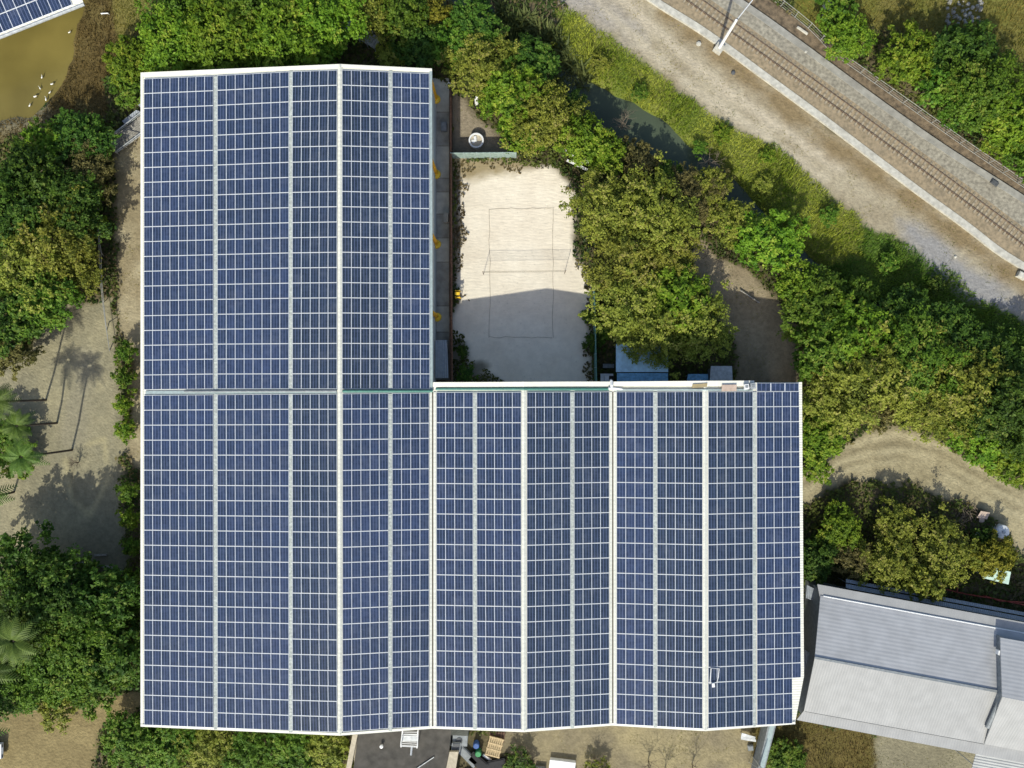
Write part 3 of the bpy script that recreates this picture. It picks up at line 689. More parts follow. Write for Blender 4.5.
# raised eastern bay
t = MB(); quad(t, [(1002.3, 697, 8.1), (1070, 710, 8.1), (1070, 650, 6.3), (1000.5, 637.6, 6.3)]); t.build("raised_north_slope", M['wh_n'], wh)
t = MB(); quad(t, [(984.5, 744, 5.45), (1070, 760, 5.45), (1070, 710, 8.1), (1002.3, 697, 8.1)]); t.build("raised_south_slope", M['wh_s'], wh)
t = MB()
a = [P(1000.5, 637.6, 6.2), P(1002.3, 697, 8.0), P(984.5, 744, 5.4)]
for q0, q1 in zip(a, a[1:]):
    d = Vector((.15, 0, 0)); b0 = Vector((q0.x, q0.y, 4.4)) + d; b1 = Vector((q1.x, q1.y, 4.4)) + d
    t.add([b0, b1, q1 + d, q0 + d, b0 + d, b1 + d, q1 + 2 * d, q0 + 2 * d], [(0, 1, 2, 3), (7, 6, 5, 4), (3, 2, 6, 7), (0, 3, 7, 4), (1, 5, 6, 2)])
t.build("step_wall", M['mid_grey'], wh)
t = MB(); t.tube([P(1001.2, 697.5, 7.4), P(987.5, 727.5, 6.25)], .20, 8); t.tube([P(999.5, 697.5, 7.1), P(986, 727, 6.05)], .13, 8); t.build("duct", M['mid_grey'], wh)
t = MB(); p = P(999.5, 652.5, 6.4); t.box(p.x, p.y, 6.35, .5, .5, .5, -.19); t.build("roof_box", M['steel_white'], wh)
t = MB()
for A, B_ in (((819, 588), (813.5, 658)), ((813.5, 658), (800, 716)), ((800, 716), (1060, 766)), ((819, 588), (1060, 634))):
    zt = 4.55; p, q = P(*A, zt), P(*B_, zt)
    c = P(920, 670, zt); p = p + (c - p).normalized() * .35; q = q + (c - q).normalized() * .35; d = (q - p).normalized(); nn = Vector((-d.y, d.x, 0)) * .08
    t.add([Vector((p.x, p.y, 0)) - nn, Vector((q.x, q.y, 0)) - nn, q - nn, p - nn, Vector((p.x, p.y, 0)) + nn, Vector((q.x, q.y, 0)) + nn, q + nn, p + nn],
          [(0, 1, 2, 3), (7, 6, 5, 4), (3, 2, 6, 7), (0, 3, 7, 4), (1, 5, 6, 2)])
t.add([P(814, 658, 4.55), P(804.5, 711, 5.1), P(815.2, 658.4, 6.75)], [(0, 1, 2)]); t.add([P(814, 658, 4.55), P(815.2, 658.4, 6.75), P(820.5, 596, 4.9)], [(0, 1, 2)])
t.build("wall", M['mid_grey'], wh)
o = thing("awning", P(995, 765), "ribbed pale awning below the warehouse's lower edge at the frame's corner", "awning")
t = MB(); quad(t, [(972, 768, 3.9), (1040, 782, 3.9), (1040, 766, 4.25), (976, 753.5, 4.25)], .08); t.build("awning_sheet", corr("awning_sheet", (.36, .37, .37), sdir, .34, .06, .1), o)
for x in (976, 1005):
    b_ = P(x, 767, 3.9); t = MB(); t.tube([(b_.x, b_.y, 0), (b_.x, b_.y, 3.8)], .06); t.build("post", M['galv'], o)
o = thing("lean_to", P(930, 600), "narrow blue-grey lean-to roof running along the warehouse's upper edge under the trees", "lean-to")
t = MB()
for k, (d0, d1) in enumerate(((0, 4.2), (5.6, 9))):
    quad(t, [(846, 588 - d0, 3.5 - .3 * k), (1060, 628 - d0, 3.5 - .3 * k), (1060, 628 - d1, 3.3 - .3 * k), (846, 588 - d1, 3.3 - .3 * k)], .07)
t.build("roof_sheet", M['grey_sheet'], o)
for x in (850, 900, 950, 1000, 1040):
    b_ = P(x, 588 + (x - 846) * .187 - 4, 3.1); t = MB(); t.tube([(b_.x, b_.y, 0), b_], .06); t.build("post", M['galv'], o)
o = thing("shed", P(808, 610), "small bluish sheet roof in the gap between factory eave and warehouse", "shed")
t = MB(); quad(t, [(806, 598, 2.6), (816, 602, 2.6), (817, 590, 2.7), (807, 585, 2.7)], .06); quad(t, [(803, 672, 2.6), (811, 664, 2.6), (813, 655, 2.7), (805, 650, 2.7)], .06); t.build("roof_sheet", M['grey_sheet'], o)
for x, y in ((807, 590), (815, 599), (805, 654), (808, 666)):
    b_ = P(x, y, 2.5); t = MB(); t.tube([(b_.x, b_.y, 0), b_], .05); t.build("post", M['galv'], o)

# ------------------------------------------------------------------ solar canopy over the pond, top left
cn = thing("solar_canopy", P(20, 0), "white framed canopy roof over the pond at the top left corner", "canopy")
ZC = 4.5
e0 = P(84, 4, ZC); e1 = P(-6, 39.5, ZC); ud = (e0 - e1).normalized(); vd = Vector((-ud.y, ud.x, 0)); sl_ = math.tan(R(6))
def CP(u, v, dz=0): q = e0 - ud * u + vd * v; q.z = ZC + sl_ * v + dz; return q
t = MB(); t.slab([CP(18, 0), CP(0, 0), CP(0, 12), CP(18, 12)], .12); t.build("roof", M['white_sheet'], cn)
t = MB(); t.tube([CP(18, 0, -.05), CP(0, 0, -.05)], .18, 8); t.build("eave_gutter", M['galv'], cn)
t = MB()
for u in (1, 6, 11, 16):
    for v in (7, 11):
        q = CP(u, v, -.15); t = MB(); t.tube([(q.x, q.y, -1.2), q], .09); t.build("post", M['galv'], cn)
cells = []
for j in range(4):
    for i in range(13):
        uu = 1.2 + i * 1.18 + .59; vv = .30 + j * 1.86 + .93; ctr = CP(uu, vv, .06)
        u = ud.copy(); v = Vector((vd.x, vd.y, sl_)).normalized(); n = u.cross(v)
        cells.append((ctr, Matrix(((u.x * 1.18, v.x * 1.86, n.x), (u.y * 1.18, v.y * 1.86, n.y), (u.z * 1.18, v.z * 1.86, n.z)))))
ca = solar_array(cells, "tilted array of blue panels on the canopy over the pond", CP(9, 5), None); ca["group"] = "solar arrays on the pond canopy"

# ------------------------------------------------------------------ railway
def pl_world(pts, z): return [P(a, b_, z) for a, b_ in pts]
def resample(pts, step):
    out = [pts[0].copy()]; acc = 0
    for a, b_ in zip(pts, pts[1:]):
        L = (b_ - a).length; d = step - acc
        while d <= L:
            out.append(a + (b_ - a) * (d / L)); d += step
        acc = L - (d - step)
    return out
def smooth_pl(pts, it=2):
    for _ in range(it):
        q = [pts[0]]
        for a, b_ in zip(pts, pts[1:]): q += [a * .75 + b_ * .25, a * .25 + b_ * .75]
        pts = q + [pts[-1]]
    return pts
def offset(pts, d, z=None):
    out = []
    for i, p in enumerate(pts):
        t_ = pts[min(i + 1, len(pts) - 1)] - pts[max(i - 1, 0)]; t_.z = 0; t_.normalize()
        q = p + Vector((-t_.y, t_.x, 0)) * d
        if z is not None: q.z = z
        out.append(q)
    return out
def band(mb, left, right, thick):
    for i in range(len(left) - 1): 
        q = [right[i], right[i + 1], left[i + 1], left[i]]
        mb.slab(q, thick)
    return mb
def ribbon(left, right, thick):
    """one continuous raised strip between two lines"""
    mb = MB(); n = len(left); vs = []
    for a, b_ in zip(left, right): vs += [a, b_, Vector((a.x, a.y, a.z - thick)), Vector((b_.x, b_.y, b_.z - thick))]
    fs = []
    for i in range(n - 1):
        k = 4 * i; j = k + 4
        fs += [(k + 1, j + 1, j, k), (k, j, j + 2, k + 2), (k + 3, j + 3, j + 1, k + 1)]
    return mb.add(vs, fs)
RAIL_Z = .42
rail1 = smooth_pl(pl_world([(590, -67), (640, -34), (687, 0), (780, 66), (867, 129), (953, 192), (1024, 245), (1100, 302)], RAIL_Z))
G = 1.07
trk = thing("railway_track", P(840, 100), "single railway track with rusty rails on brown ballast", "railway track")
for d in (0, G):
    ln = offset(rail1, d)
    rl = ribbon(offset(ln, .035, RAIL_Z), offset(ln, -.035, RAIL_Z), .14).build("rail", M['rail_head'], trk)
    ribbon(offset(ln, .075, RAIL_Z - .13), offset(ln, -.075, RAIL_Z - .13), .03).build("rail_foot", M['rail'], rl)
slp = resample(offset(rail1, G / 2, .27), .62)
sm = None; cnt = 0
for i in range(1, len(slp) - 1):
    p = slp[i]
    if not (-70 * .4 < p.y < 60 and p.x < 68): continue
    if p.y > 52 or cnt >= 100: continue
    t_ = slp[i + 1] - slp[i - 1]; ang = math.atan2(t_.y, t_.x)
    if sm is None: sm = MB().box(0, 0, 0, .24, 2.0, .14).build("sleeper", M['sleeper'], trk, local=True); o = sm
    else:
        o = sm.copy(); COL.objects.link(o); o.parent = trk
    o.location = p - trk.location; o.rotation_euler = (0, 0, ang + random.uniform(-.02, .02)); cnt += 1
kerb = smooth_pl(pl_world([(560, -66), (600, -38), (654.5, 1), (690, 22), (717, 40), (768, 78), (815.5, 112.5), (870, 154), (923, 194), (968, 226), (1000, 252), (1024, 266), (1100, 316)], .3))
edge = smooth_pl(pl_world([(650, -62), (690, -32), (738, 1), (774, 25.5), (880, 104), (945, 150), (1009, 190), (1100, 250)], .3))
upper = offset(rail1, G)
def rs(pts, n):
    L = [0]
    for a, b_ in zip(pts, pts[1:]): L.append(L[-1] + (b_ - a).length)
    out = []
    for k in range(n):
        s = L[-1] * k / (n - 1); i = max(j for j in range(len(L)) if L[j] <= s + 1e-9); i = min(i, len(pts) - 2)
        out.append(pts[i] + (pts[i + 1] - pts[i]) * ((s - L[i]) / max(1e-9, L[i + 1] - L[i])))
    return out
NR = 60
kL = rs(kerb, NR); eL = rs(edge, NR); uL = rs(upper, NR)
setz = lambda pts, z: [Vector((p.x, p.y, z)) for p in pts]
structure(ribbon(setz(offset(uL, 1.0), .31), setz(offset(kL, .2), .27), .3).build("ballast", M['ballast']))
structure(ribbon(setz(offset(eL, .2), .30), setz(offset(uL, .62), .325), .3).build("service_path", M['grey_gravel']))
structure(ribbon(setz(offset(eL, .42), .36), setz(offset(eL, -.38), .36), .5).build("path_kerb", M['concrete']))
structure(ribbon(setz(offset(kL, .40), .34), setz(offset(kL, -.40), .34), .5).build("track_kerb", M['concrete_light']))
structure(ribbon(setz(offset(eL, 2.3), .10), setz(offset(eL, .3), .14), .3).build("gravel_shoulder", M['rust_gravel']))
# mast
o = thing("catenary_mast", P(718, 50), "white railway mast with a thin arm reaching over the track", "mast")
b0 = P(718, 50, 0); top_z = 7.2
t = MB(); t.box(b0.x, b0.y, .35, 1.0, 1.0, .7, R(-35)); t.build("plinth", M['concrete_light'], o)
t = MB(); t.tube([(b0.x, b0.y, .5), (b0.x, b0.y, top_z)], .19, 10, .15); t.build("pole", M['steel_white'], o)
arm_end = P(762, -12, 6.6)
t = MB(); t.tube([(b0.x, b0.y, top_z - .2), arm_end], .06, 6); t.build("arm", M['steel_white'], o)
t = MB(); t.tube([Vector((b0.x, b0.y, top_z - .2)).lerp(arm_end, .02), Vector((b0.x, b0.y, top_z - .2)).lerp(arm_end, .06)], .13, 8); t.build("insulator", M['dark_grey'], o)
# trackside fence with cross posts
fl = pl_world([(740, -26), (770, -2), (793.7, 16.4), (816.9, 35.6), (825, 48.6), (896, 98.5), (960, 144), (1030, 192), (1070, 220)], .08)
o = thing("trackside_fence", fl[4], "wire fence with pale posts between the rusty gravel and the trees", "fence")
pts = resample(fl, 2.05); mb_p = None
for p in pts:
    t = MB(); t.tube([(p.x, p.y, 0), (p.x, p.y, 1.35)], .05); t.build("post", M['wire'], o)
for z, rr in ((.15, .03), (.5, .012), (.9, .012), (1.3, .032)):
    t = MB(); t.tube([Vector((p.x, p.y, z)) for p in pts], rr, 5); t.build("wire", M['wire'], o)
def junk(name, px, py, sx, sy, sz, rz, m, label, cat, z=0):
    p = P(px, py, z); t = MB(); t.box(p.x, p.y, z + sz * .5, sx, sy, sz, rz); t.box(p.x, p.y, z + sz + .025, sx * .86, sy * .8, .05, rz)
    return tag(t.build(name, m), label, cat)
junk("cable_cover", 994, 183, .9, .5, .18, R(-35), M['dark_grey'], "dark cover plate on the kerb of the service path", "cover", .36)
junk("concrete_post", 802, 31, 1.5, .22, .2, R(-35), M['concrete_light'], "fallen pale concrete post in the rusty gravel beside the path kerb", "post", .1)
junk("concrete_block", 1020, 276, 1.0, .7, .5, R(-30), M['concrete_light'], "pale concrete block beside the track kerb at the right frame edge", "block")
for k, (x, y, q, lb) in enumerate(((698.5, 44, .6, "pale stone left of the mast's foot"), (733, 73, .5, "dark stone on the road below the mast"), (955, 257, .35, "white stone on the grey silt of the road"), (805, 53, .35, "white lump on the service path across from the fence bend"))):
    p = P(x, y, 0); t = MB()
    prof = [(q * .3, 0), (q * .55, q * .15), (q * .45, q * .35), (q * .15, q * .45)]
    t.lathe((p.x, p.y, .25 if k == 3 else 0), prof, 7); tag(t.build("stone", M['concrete_light'] if k != 1 else M['dark_grey']), lb, "stone", "loose stones along the railway")

# ------------------------------------------------------------------ alley between factory and sand court
sl_edges = [78, 112, 146, 178, 192, 214, 238, 262, 306, 332, 380]
for k, (a, b_) in enumerate(zip(sl_edges, sl_edges[1:])):
    t = MB(); t.slab([P(428, b_ - .25, .02), P(449, b_ - .25, .02), P(449, a + .25, .02), P(428, a + .25, .02)], .1)
    structure(t.build("pavement", M['slab_b'] if k % 2 else M['slab_a']))
# brown boundary wall with its cap
o = thing("boundary_wall", P(451, 240), "rusty brown wall between the shaded alley and the sand court", "wall")
t = MB(); a, b_ = P(450.8, 96), P(452.5, 381); t.box((a.x + b_.x) / 2, (a.y + b_.y) / 2, .9, .22, a.y - b_.y, 1.8, 0.0); t.build("panel", M['rust_wall'], o)
t = MB(); t.tube([P(450.6, 96, 1.9), P(452.0, 381, 1.9)], .10, 6); t.build("cap_rail", mat("rust_cap", (.20, .10, .06), .8, var=.3, scale=4), o)
for y, x in ((103, 437.0), (177, 437.3), (246, 437.6), (318, 438)):
    o = thing("orange_pipe", P(x, y), {103: "orange wall pipe with wide round foot, farthest up the alley", 177: "orange wall pipe with wide round foot, second from the alley's top", 246: "orange wall pipe with wide round foot, third from the alley's top",
              318: "orange wall pipe with wide round foot, nearest the grey corrugated lean-to"}[y], "pipe", "orange pipes along the alley wall")
    b0 = P(x, y); t = MB(); t.tube([(b0.x - .05, b0.y + .1, 1.2), (b0.x - .05, b0.y + .1, 6.3)], .27, 10, .22); t.build("riser", M['orange'], o)
    t = MB(); t.lathe((b0.x, b0.y, 0), [(.15, .9), (.46, .95), (.54, 1.15), (.50, 1.32), (.28, 1.5)], 16); t.build("hood", M['yellow'], o)
    t = MB(); t.tube([(b0.x, b0.y, 0), (b0.x, b0.y, 1.0)], .10, 8); t.build("stand", M['orange'], o)
o = thing("lean_to", P(442, 360), "grey corrugated lean-to roof at the shaded end of the alley", "lean-to")
t = MB(); quad(t, [(435, 378, 2.5), (448.5, 378, 2.3), (447, 340, 2.3), (435, 340, 2.5)], .06); t.build("roof_sheet", M['grey_sheet'], o)
for y in (342, 376):
    b_ = P(446, y, 2.2); t = MB(); t.tube([(b_.x, b_.y, 0), b_], .05); t.build("post", M['galv'], o)
o = tag(MB().box(*P(444, 127, .35)[:2], .35, .7, 1.0, .7).box(*P(444, 127, .74)[:2], .74, .6, .9, .06).build("meter_box", M['mid_grey']), "grey box against the brown wall near the top of the alley", "box")
o = tag(MB().box(*P(446, 218, .4)[:2], .4, .6, 1.1, .8).box(*P(446, 218, .83)[:2], .83, .5, 1.0, .06).build("meter_box", M['slab_b']), "dark box against the brown wall beside the middle of the alley", "box")

# ------------------------------------------------------------------ sand court
crt = thing("court_lines", P(520, 272), "thin dark rope lines marking the volleyball court on the sand", "court lines")
for a, b_ in (((489.6, 208.5), (489.6, 337)), ((553.5, 208.5), (552.8, 337.5)), ((489.6, 337), (552.8, 338)), ((489.6, 208.8), (553.5, 208.4))):
    t = MB(); A, B_ = P(*a, .03), P(*b_, .03)
    pts = [A.lerp(B_, k / 12) + Vector((random.uniform(-.09, .09), random.uniform(-.09, .09), 0)) for k in range(13)]
    t.tube(pts, .018, 4); t.build("rope", M['rope'], crt)
net = thing("volleyball_net", P(521, 274), "thin volleyball net across the sand court", "net")
pa, pb = P(483.5, 274.5), P(564.5, 273.5)
for q in (pa, pb):
    t = MB(); t.tube([q, q + Vector((0, 0, 2.45))], .032); t.build("post", M['rust_wall'], net)
for z, rr in ((2.40, .016), (1.42, .012)):
    t = MB(); t.tube([pa + Vector((0, 0, z)), pb + Vector((0, 0, z))], rr, 5); t.build("tape", M['rope'], net)
t = MB(); d = pb - pa
for k in range(1, 46): q = pa + d * (k / 46); t.tube([q + Vector((0, 0, 1.42)), q + Vector((0, 0, 2.4))], .006, 3)
for k in range(1, 6): t.tube([pa + Vector((0, 0, 1.42 + k * .16)), pb + Vector((0, 0, 1.42 + k * .16))], .006, 3)
t.build("netting", M['rope'], net)
o = thing("referee_chair", P(458, 295), "small yellow ladder chair between the brown wall and the sand court", "chair")
b0 = P(458.2, 295); t = MB()
for dx in (-.25, .25):
    for dy in (-.35, .35): t = MB(); t.tube([(b0.x + dx * 1.3, b0.y + dy * 1.2, 0), (b0.x + dx, b0.y + dy, 1.3)], .04); t.build("leg", M['yellow'], o)
t = MB(); t.box(b0.x, b0.y, 1.33, .55, .35, .05); t.build("seat", M['yellow'], o)
t = MB()
for z, y in ((.4, .42), (.75, .40), (1.1, .38)):
    for s in (-1, 1): t = MB(); t.tube([(b0.x - .3, b0.y + s * y, z), (b0.x + .3, b0.y + s * y, z)], .035); t.build("rung", M['yellow'], o)
def mesh_fence(A, B_, h, n, label, m, nm="mesh_fence"):
    o = thing(nm, P(*A), label, "fence"); a, b_ = P(*A), P(*B_); d = b_ - a
    for k in range(n + 1):
        q = a + d * (k / n); t = MB(); t.tube([q, q + Vector((0, 0, h + .1))], .05); t.build("post", M['blue_grey_metal'], o)
    t = MB(); nn = Vector((-d.y, d.x, 0)).normalized() * .02
    for k in range(n):
        q0 = a + d * (k / n); q1 = a + d * ((k + 1) / n); up = Vector((0, 0, h)); lo = Vector((0, 0, .1))
        t.add([q0 - nn + lo, q1 - nn + lo, q1 - nn + up, q0 - nn + up, q0 + nn + lo, q1 + nn + lo, q1 + nn + up, q0 + nn + up], [(0, 1, 2, 3), (7, 6, 5, 4), (3, 2, 6, 7)])
    t.build("mesh_panel", m, o)
    t = MB(); t.tube([a + Vector((0, 0, h)), b_ + Vector((0, 0, h))], .06); t.build("top_rail", m, o)
mesh_fence((452, 158.5), (516, 158), 2.1, 5, "pale teal screen fence at the top end of the sand court", M['pale_teal'])
mesh_fence((592.5, 288), (594.5, 381), 2.2, 7, "dark teal screen fence along the right side of the sand court", M['teal'])
o = thing("water_tank", P(476, 143), "round open tank with white rim and beige inside above the sand court", "tank")
b0 = P(476.5, 142.5)
t = MB(); t.lathe((b0.x, b0.y, 0), [(.78, 0), (.82, .05), (.82, .7), (.88, .72), (.88, .80), (.70, .80), (.70, .55), (.05, .52)], 28); t.build("tank_wall", M['steel_white'], o)
t = MB(); t.lathe((b0.x, b0.y, .57), [(.69, 0), (.02, .03)], 24); t.build("tank_bottom", M['beige'], o)
t = MB(); t.box(b0.x - .12, b0.y + .2, .68, .3, .62, .1, .1); t.box(b0.x - .35, b0.y - .1, .66, .3, .4, .08, .6); t.build("lid_piece", M['steel_white'], o)
t = MB(); p = P(450.5, 84.5, .6); t.box(p.x, p.y, .6, .75, .25, .12, -.5); t.box(p.x, p.y, .25, .2, .2, .5); tag(t.build("plank_bench", M['steel_white']), "small white plank on a block at the top end of the brown wall", "bench")
o = thing("standpipe", P(477, 105), "white standpipe with a dark opening at the edge of the bright bushes", "pipe")
b0 = P(477, 105); t = MB(); t.tube([(b0.x, b0.y, 0), (b0.x, b0.y, 1.6), (b0.x + .1, b0.y + .35, 1.8)], .22, 10); t.build("pipe", M['steel_white'], o)
t = MB(); t.lathe((b0.x + .1, b0.y - .45, 0), [(.32, 0), (.34, .3), (.1, .34)], 12); t.build("sump", M['black'], o)

def board_pile(px, py, ln, rz, n, m, label, spread=.6):
    o = thing("board_pile", P(px, py), label, "boards")
    for k in range(n):
        p = P(px, py); a = rz + random.uniform(-.18, .18)
        t = MB(); t.box(p.x + random.uniform(-spread, spread), p.y + random.uniform(-spread, spread), .5 + .07 * k, ln * random.uniform(.6, 1), .28, .05, a); t.build("board", m, o)
    t = MB(); p = P(px, py); t.box(p.x, p.y, .25, ln * .5, .7, .45, rz); t.build("support", M['old_wood'], o)
board_pile(577, 163, 2.9, R(-30), 6, M['steel_white'], "heap of white broken boards in the bushes above the sand court")

# ------------------------------------------------------------------ blue shelter and stores beside the inner corner
o = thing("tarp_shelter", P(640, 365), "shelter roofed with light blue sheeting under the yellowish tree", "shelter")
t = MB()
for k in range(6):
    x0, x1 = 616 + k * 8.7, 616 + (k + 1) * 8.7
    quad(t, [(x0, 372, 2.75), (x1, 372, 2.75), (x1, 344, 2.5), (x0, 344, 2.5)], .04)
t.build("roof_sheet", M['blue_tarp'], o)
t = MB(); quad(t, [(617, 388, 2.3), (668, 388, 2.3), (668, 373, 2.7), (617, 373, 2.7)], .05); t.build("lower_sheet", M['blue_tarp_dark'], o)
for x, y in ((617, 346), (667, 346), (617, 386), (667, 386)):
    b_ = P(x, y, 2.2); t = MB(); t.tube([(b_.x, b_.y, 0), b_], .05); t.build("post", M['galv'], o)
o = thing("tarp_shelter", P(695, 378), "small dark blue tarp beside the white roof edge, in the tree's shade", "shelter")
t = MB(); quad(t, [(686, 386, 1.5), (709, 386, 1.5), (708, 374, 1.7), (688, 374, 1.7)], .05); t.build("roof_sheet", M['blue_tarp_dark'], o)
for x in (688, 707):
    b_ = P(x, 376, 1.5); t = MB(); t.tube([(b_.x, b_.y, 0), b_], .05); t.build("post", M['galv'], o)
o = thing("shed", P(720, 376), "shed with pale grey roof sheet at the edge of the brown footpath", "shed")
t = MB(); quad(t, [(709, 388, 2.0), (733, 388, 2.0), (732, 366, 2.2), (711, 366, 2.2)], .06); t.build("roof_sheet", M['galv'], o)
t = MB(); p = P(721, 378, 1.9); t.box(p.x, p.y, .95, 2.2, 2.2, 1.9); t.build("wall", M['mid_grey'], o)
o = thing("work_table", P(606, 377), "white table with dark items between teal fence and blue shelter", "table")
p = P(606, 378); t = MB(); t.box(p.x, p.y, .78, 1.5, 1.0, .05); t.build("tabletop", M['steel_white'], o)
for dx in (-.65, .65):
    for dy in (-.4, .4): t = MB(); t.tube([(p.x + dx, p.y + dy, 0), (p.x + dx, p.y + dy, .76)], .03); t.build("leg", M['galv'], o)
junk("crate", 606.5, 379, .5, .7, .3, 0, M['steel_white'], "white crate on the left half of the work table", "crate", .81)
junk("crate", 611, 378.5, .45, .6, .25, 0, M['black'], "black crate on the right half of the work table", "crate", .81)
o = thing("bench", P(608, 366), "dark bench with pale slats above the white work table", "bench")
p = P(608, 366); t = MB(); t.box(p.x, p.y, .45, 1.3, .5, .05); t.build("seat", M['mid_grey'], o)
for dx in (-.5, .5): t = MB(); t.box(p.x + dx, p.y, .22, .06, .45, .42); t.build("leg", M['black'], o)

# ------------------------------------------------------------------ along the bottom edge
o = thing("flat_roof_shed", P(400, 760), "outbuilding with dark flat roof below the factory's bottom edge", "outbuilding")
t = MB(); quad(t, [(345, 830, 3.2), (441, 830, 3.2), (452, 724, 3.2), (360, 720, 3.2)], .15); t.build("roof", M['dark_roof'], o)
t = MB(); quad(t, [(334, 830, 3.45), (339, 830, 3.45), (357.5, 735, 3.45), (352.5, 735, 3.45)], .4); t.build("parapet", M['beige'], o); t = MB(); quad(t, [(434, 830, 3.4), (446, 830, 3.4), (458.5, 752, 3.4), (449.5, 752, 3.4)], .35); t.build("parapet", M['beige'], o)
t = MB(); p = P(398, 780, 3); t.box(p.x, p.y, 1.5, 10.0, 11.0, 3.0); t.build("wall", M['beige'], o)
t = MB(); t.tube([P(416, 769, 3.3), P(434, 757, 3.3)], .06); t.build("conduit", M['galv'], o)
t = MB(); b_ = P(382, 745, 3.2); t.lathe((b_.x, b_.y, 3.2), [(.13, 0), (.13, .35), (.2, .36), (.2, .44), (.05, .5)], 12); t.build("vent", M['steel_white'], o)
o = thing("access_ladder", P(408, 745, 3.2), "white metal ladder with cage frame reaching from the dark flat roof to the factory roof", "ladder")
t = MB()
A0, A1 = P(401, 747, 3.25), P(417, 748, 3.25); B0, B1 = P(402.5, 730, 7.9), P(418, 730, 7.9)
for a, b_ in ((A0, B0), (A1, B1)): t = MB(); t.tube([a, b_], .06); t.build("rail", M['steel_white'], o)
t = MB()
for k in range(1, 9): t = MB(); t.tube([A0.lerp(B0, k / 9), A1.lerp(B1, k / 9)], .045); t.build("rung", M['steel_white'], o)
t = MB(); t.slab([P(402, 741, 6.2), P(417, 741.5, 6.2), P(417.5, 734, 6.2), P(402.5, 734, 6.2)], .08); t.build("platform", M['galv'], o)
t = MB()
for q0, q1 in (((400.5, 746, 6.9), (417.5, 747, 6.9)), ((400.5, 746, 6.9), (402, 734, 6.9)), ((417.5, 747, 6.9), (418, 734, 6.9)), ((402, 741, 6.2), (400.5, 746, 6.9)), ((417, 741.5, 6.2), (417.5, 747, 6.9))): t.tube([P(*q0), P(*q1)], .05)
t.build("guard_rail", M['steel_white'], o)
t = MB(); b_ = P(411, 757, 3.2); t.tube([P(412, 745, 3.3), P(411, 755, 3.3)], .12, 8); t.build("foot_pipe", M['galv'], o)
for x, y, sx, sy, lb in ((447, 737, 1.4, 1.1, "grey air conditioner box left of the pair below the first valley gutter"), (459.5, 738, 1.9, 1.2, "wider dark grey air conditioner box beside the blue drum")):
    o = thing("air_conditioner", P(x, y, 0), lb, "air conditioner", "air conditioners below the factory's edge"); p = P(x, y, 2)
    t = MB(); t.box(p.x, p.y, 1.35, sx, sy, 2.7, -.05); t.build("casing", M['mid_grey'], o)
    t = MB(); t.lathe((p.x, p.y, 2.7), [(.38, 0), (.38, .06), (.05, .08)], 16); t.build("fan_grille", M['dark_grey'], o)
o = thing("concrete_block", P(455, 749), "grey concrete block joining the flat-roofed outbuilding's right parapet", "block")
t = MB(); quad(t, [(451, 752, 3.0), (460, 752, 3.0), (461, 743, 3.0), (452, 743, 3.0)], 2.9); t.build("body", M['mid_grey'], o)
t = MB(); quad(t, [(452, 751, 3.06), (459.3, 751, 3.06), (460, 744, 3.06), (452.7, 744, 3.06)], .05); t.build("cap", M['dark_grey'], o)
def drum(px, py, m, label):
    o = thing("drum", P(px, py), label, "drum", "plastic drums beside the pallets"); p = P(px, py)
    t = MB(); t.lathe((p.x, p.y, 0), [(.34, 0), (.36, .05), (.36, .3), (.38, .33), (.36, .36), (.36, .85), (.32, .9)], 18); t.build("body", m, o)
    t = MB(); t.lathe((p.x, p.y, .9), [(.31, 0), (.27, .03), (.05, .03)], 18); t.build("lid", m, o)
drum(476.5, 742.5, M['blue_plastic'], "blue drum left of the wooden pallets"); drum(478.5, 750.5, M['green_plastic'], "green drum just below the blue one beside the pallets")
def pallet(px, py, z, rz, label):
    o = thing("pallet", P(px, py, z), label, "pallet", "pale wooden pallets stacked by the clearing"); c = P(px, py, z); cs, sn = math.cos(rz), math.sin(rz)
    def tr(x, y): return c.x + x * cs - y * sn, c.y + x * sn + y * cs
    W, D = 1.7, 2.3
    t = MB()
    for k in range(7): q = tr(-W / 2 + W * (k + .5) / 7, 0); t.box(q[0], q[1], z + .14, W / 7 * .62, D, .025, rz)
    t.build("top_boards", M['wood'], o)
    t = MB()
    for k in range(4): q = tr(0, -D / 2 + .1 + (D - .2) * k / 3); t.box(q[0], q[1], z + .07, W, .16, .11, rz); t.box(q[0], q[1], z + .168, W, .16, .024, rz)
    t.build("bearers", M['wood'], o)
for k in range(5): pallet(494.5 + random.uniform(-.4, .4), 746.5, k * .19, R(-14) + random.uniform(-.03, .03), ["lowest pallet of the pale wooden stack near the drums", "second pallet from the ground in the pale stack", "middle pallet of the pale wooden stack", "pallet just under the topmost one in the pale stack", "topmost pale wooden pallet of the stack, slatted deck in full view"][k])
o = thing("tipped_pallet", P(497, 735), "old brown pallet half hidden under the factory's edge above the pale stack", "pallet")
p = P(497, 735); t = MB()
for k in range(6): t.box(p.x - .8 + k * .32, p.y, .62, .22, 1.2, .03, -.1)
t.build("boards", M['rust_wall'], o); t = MB(); t.box(p.x, p.y, .3, 1.6, 1.0, .58, -.1); t.build("crate_base", M['rust_wall'], o)
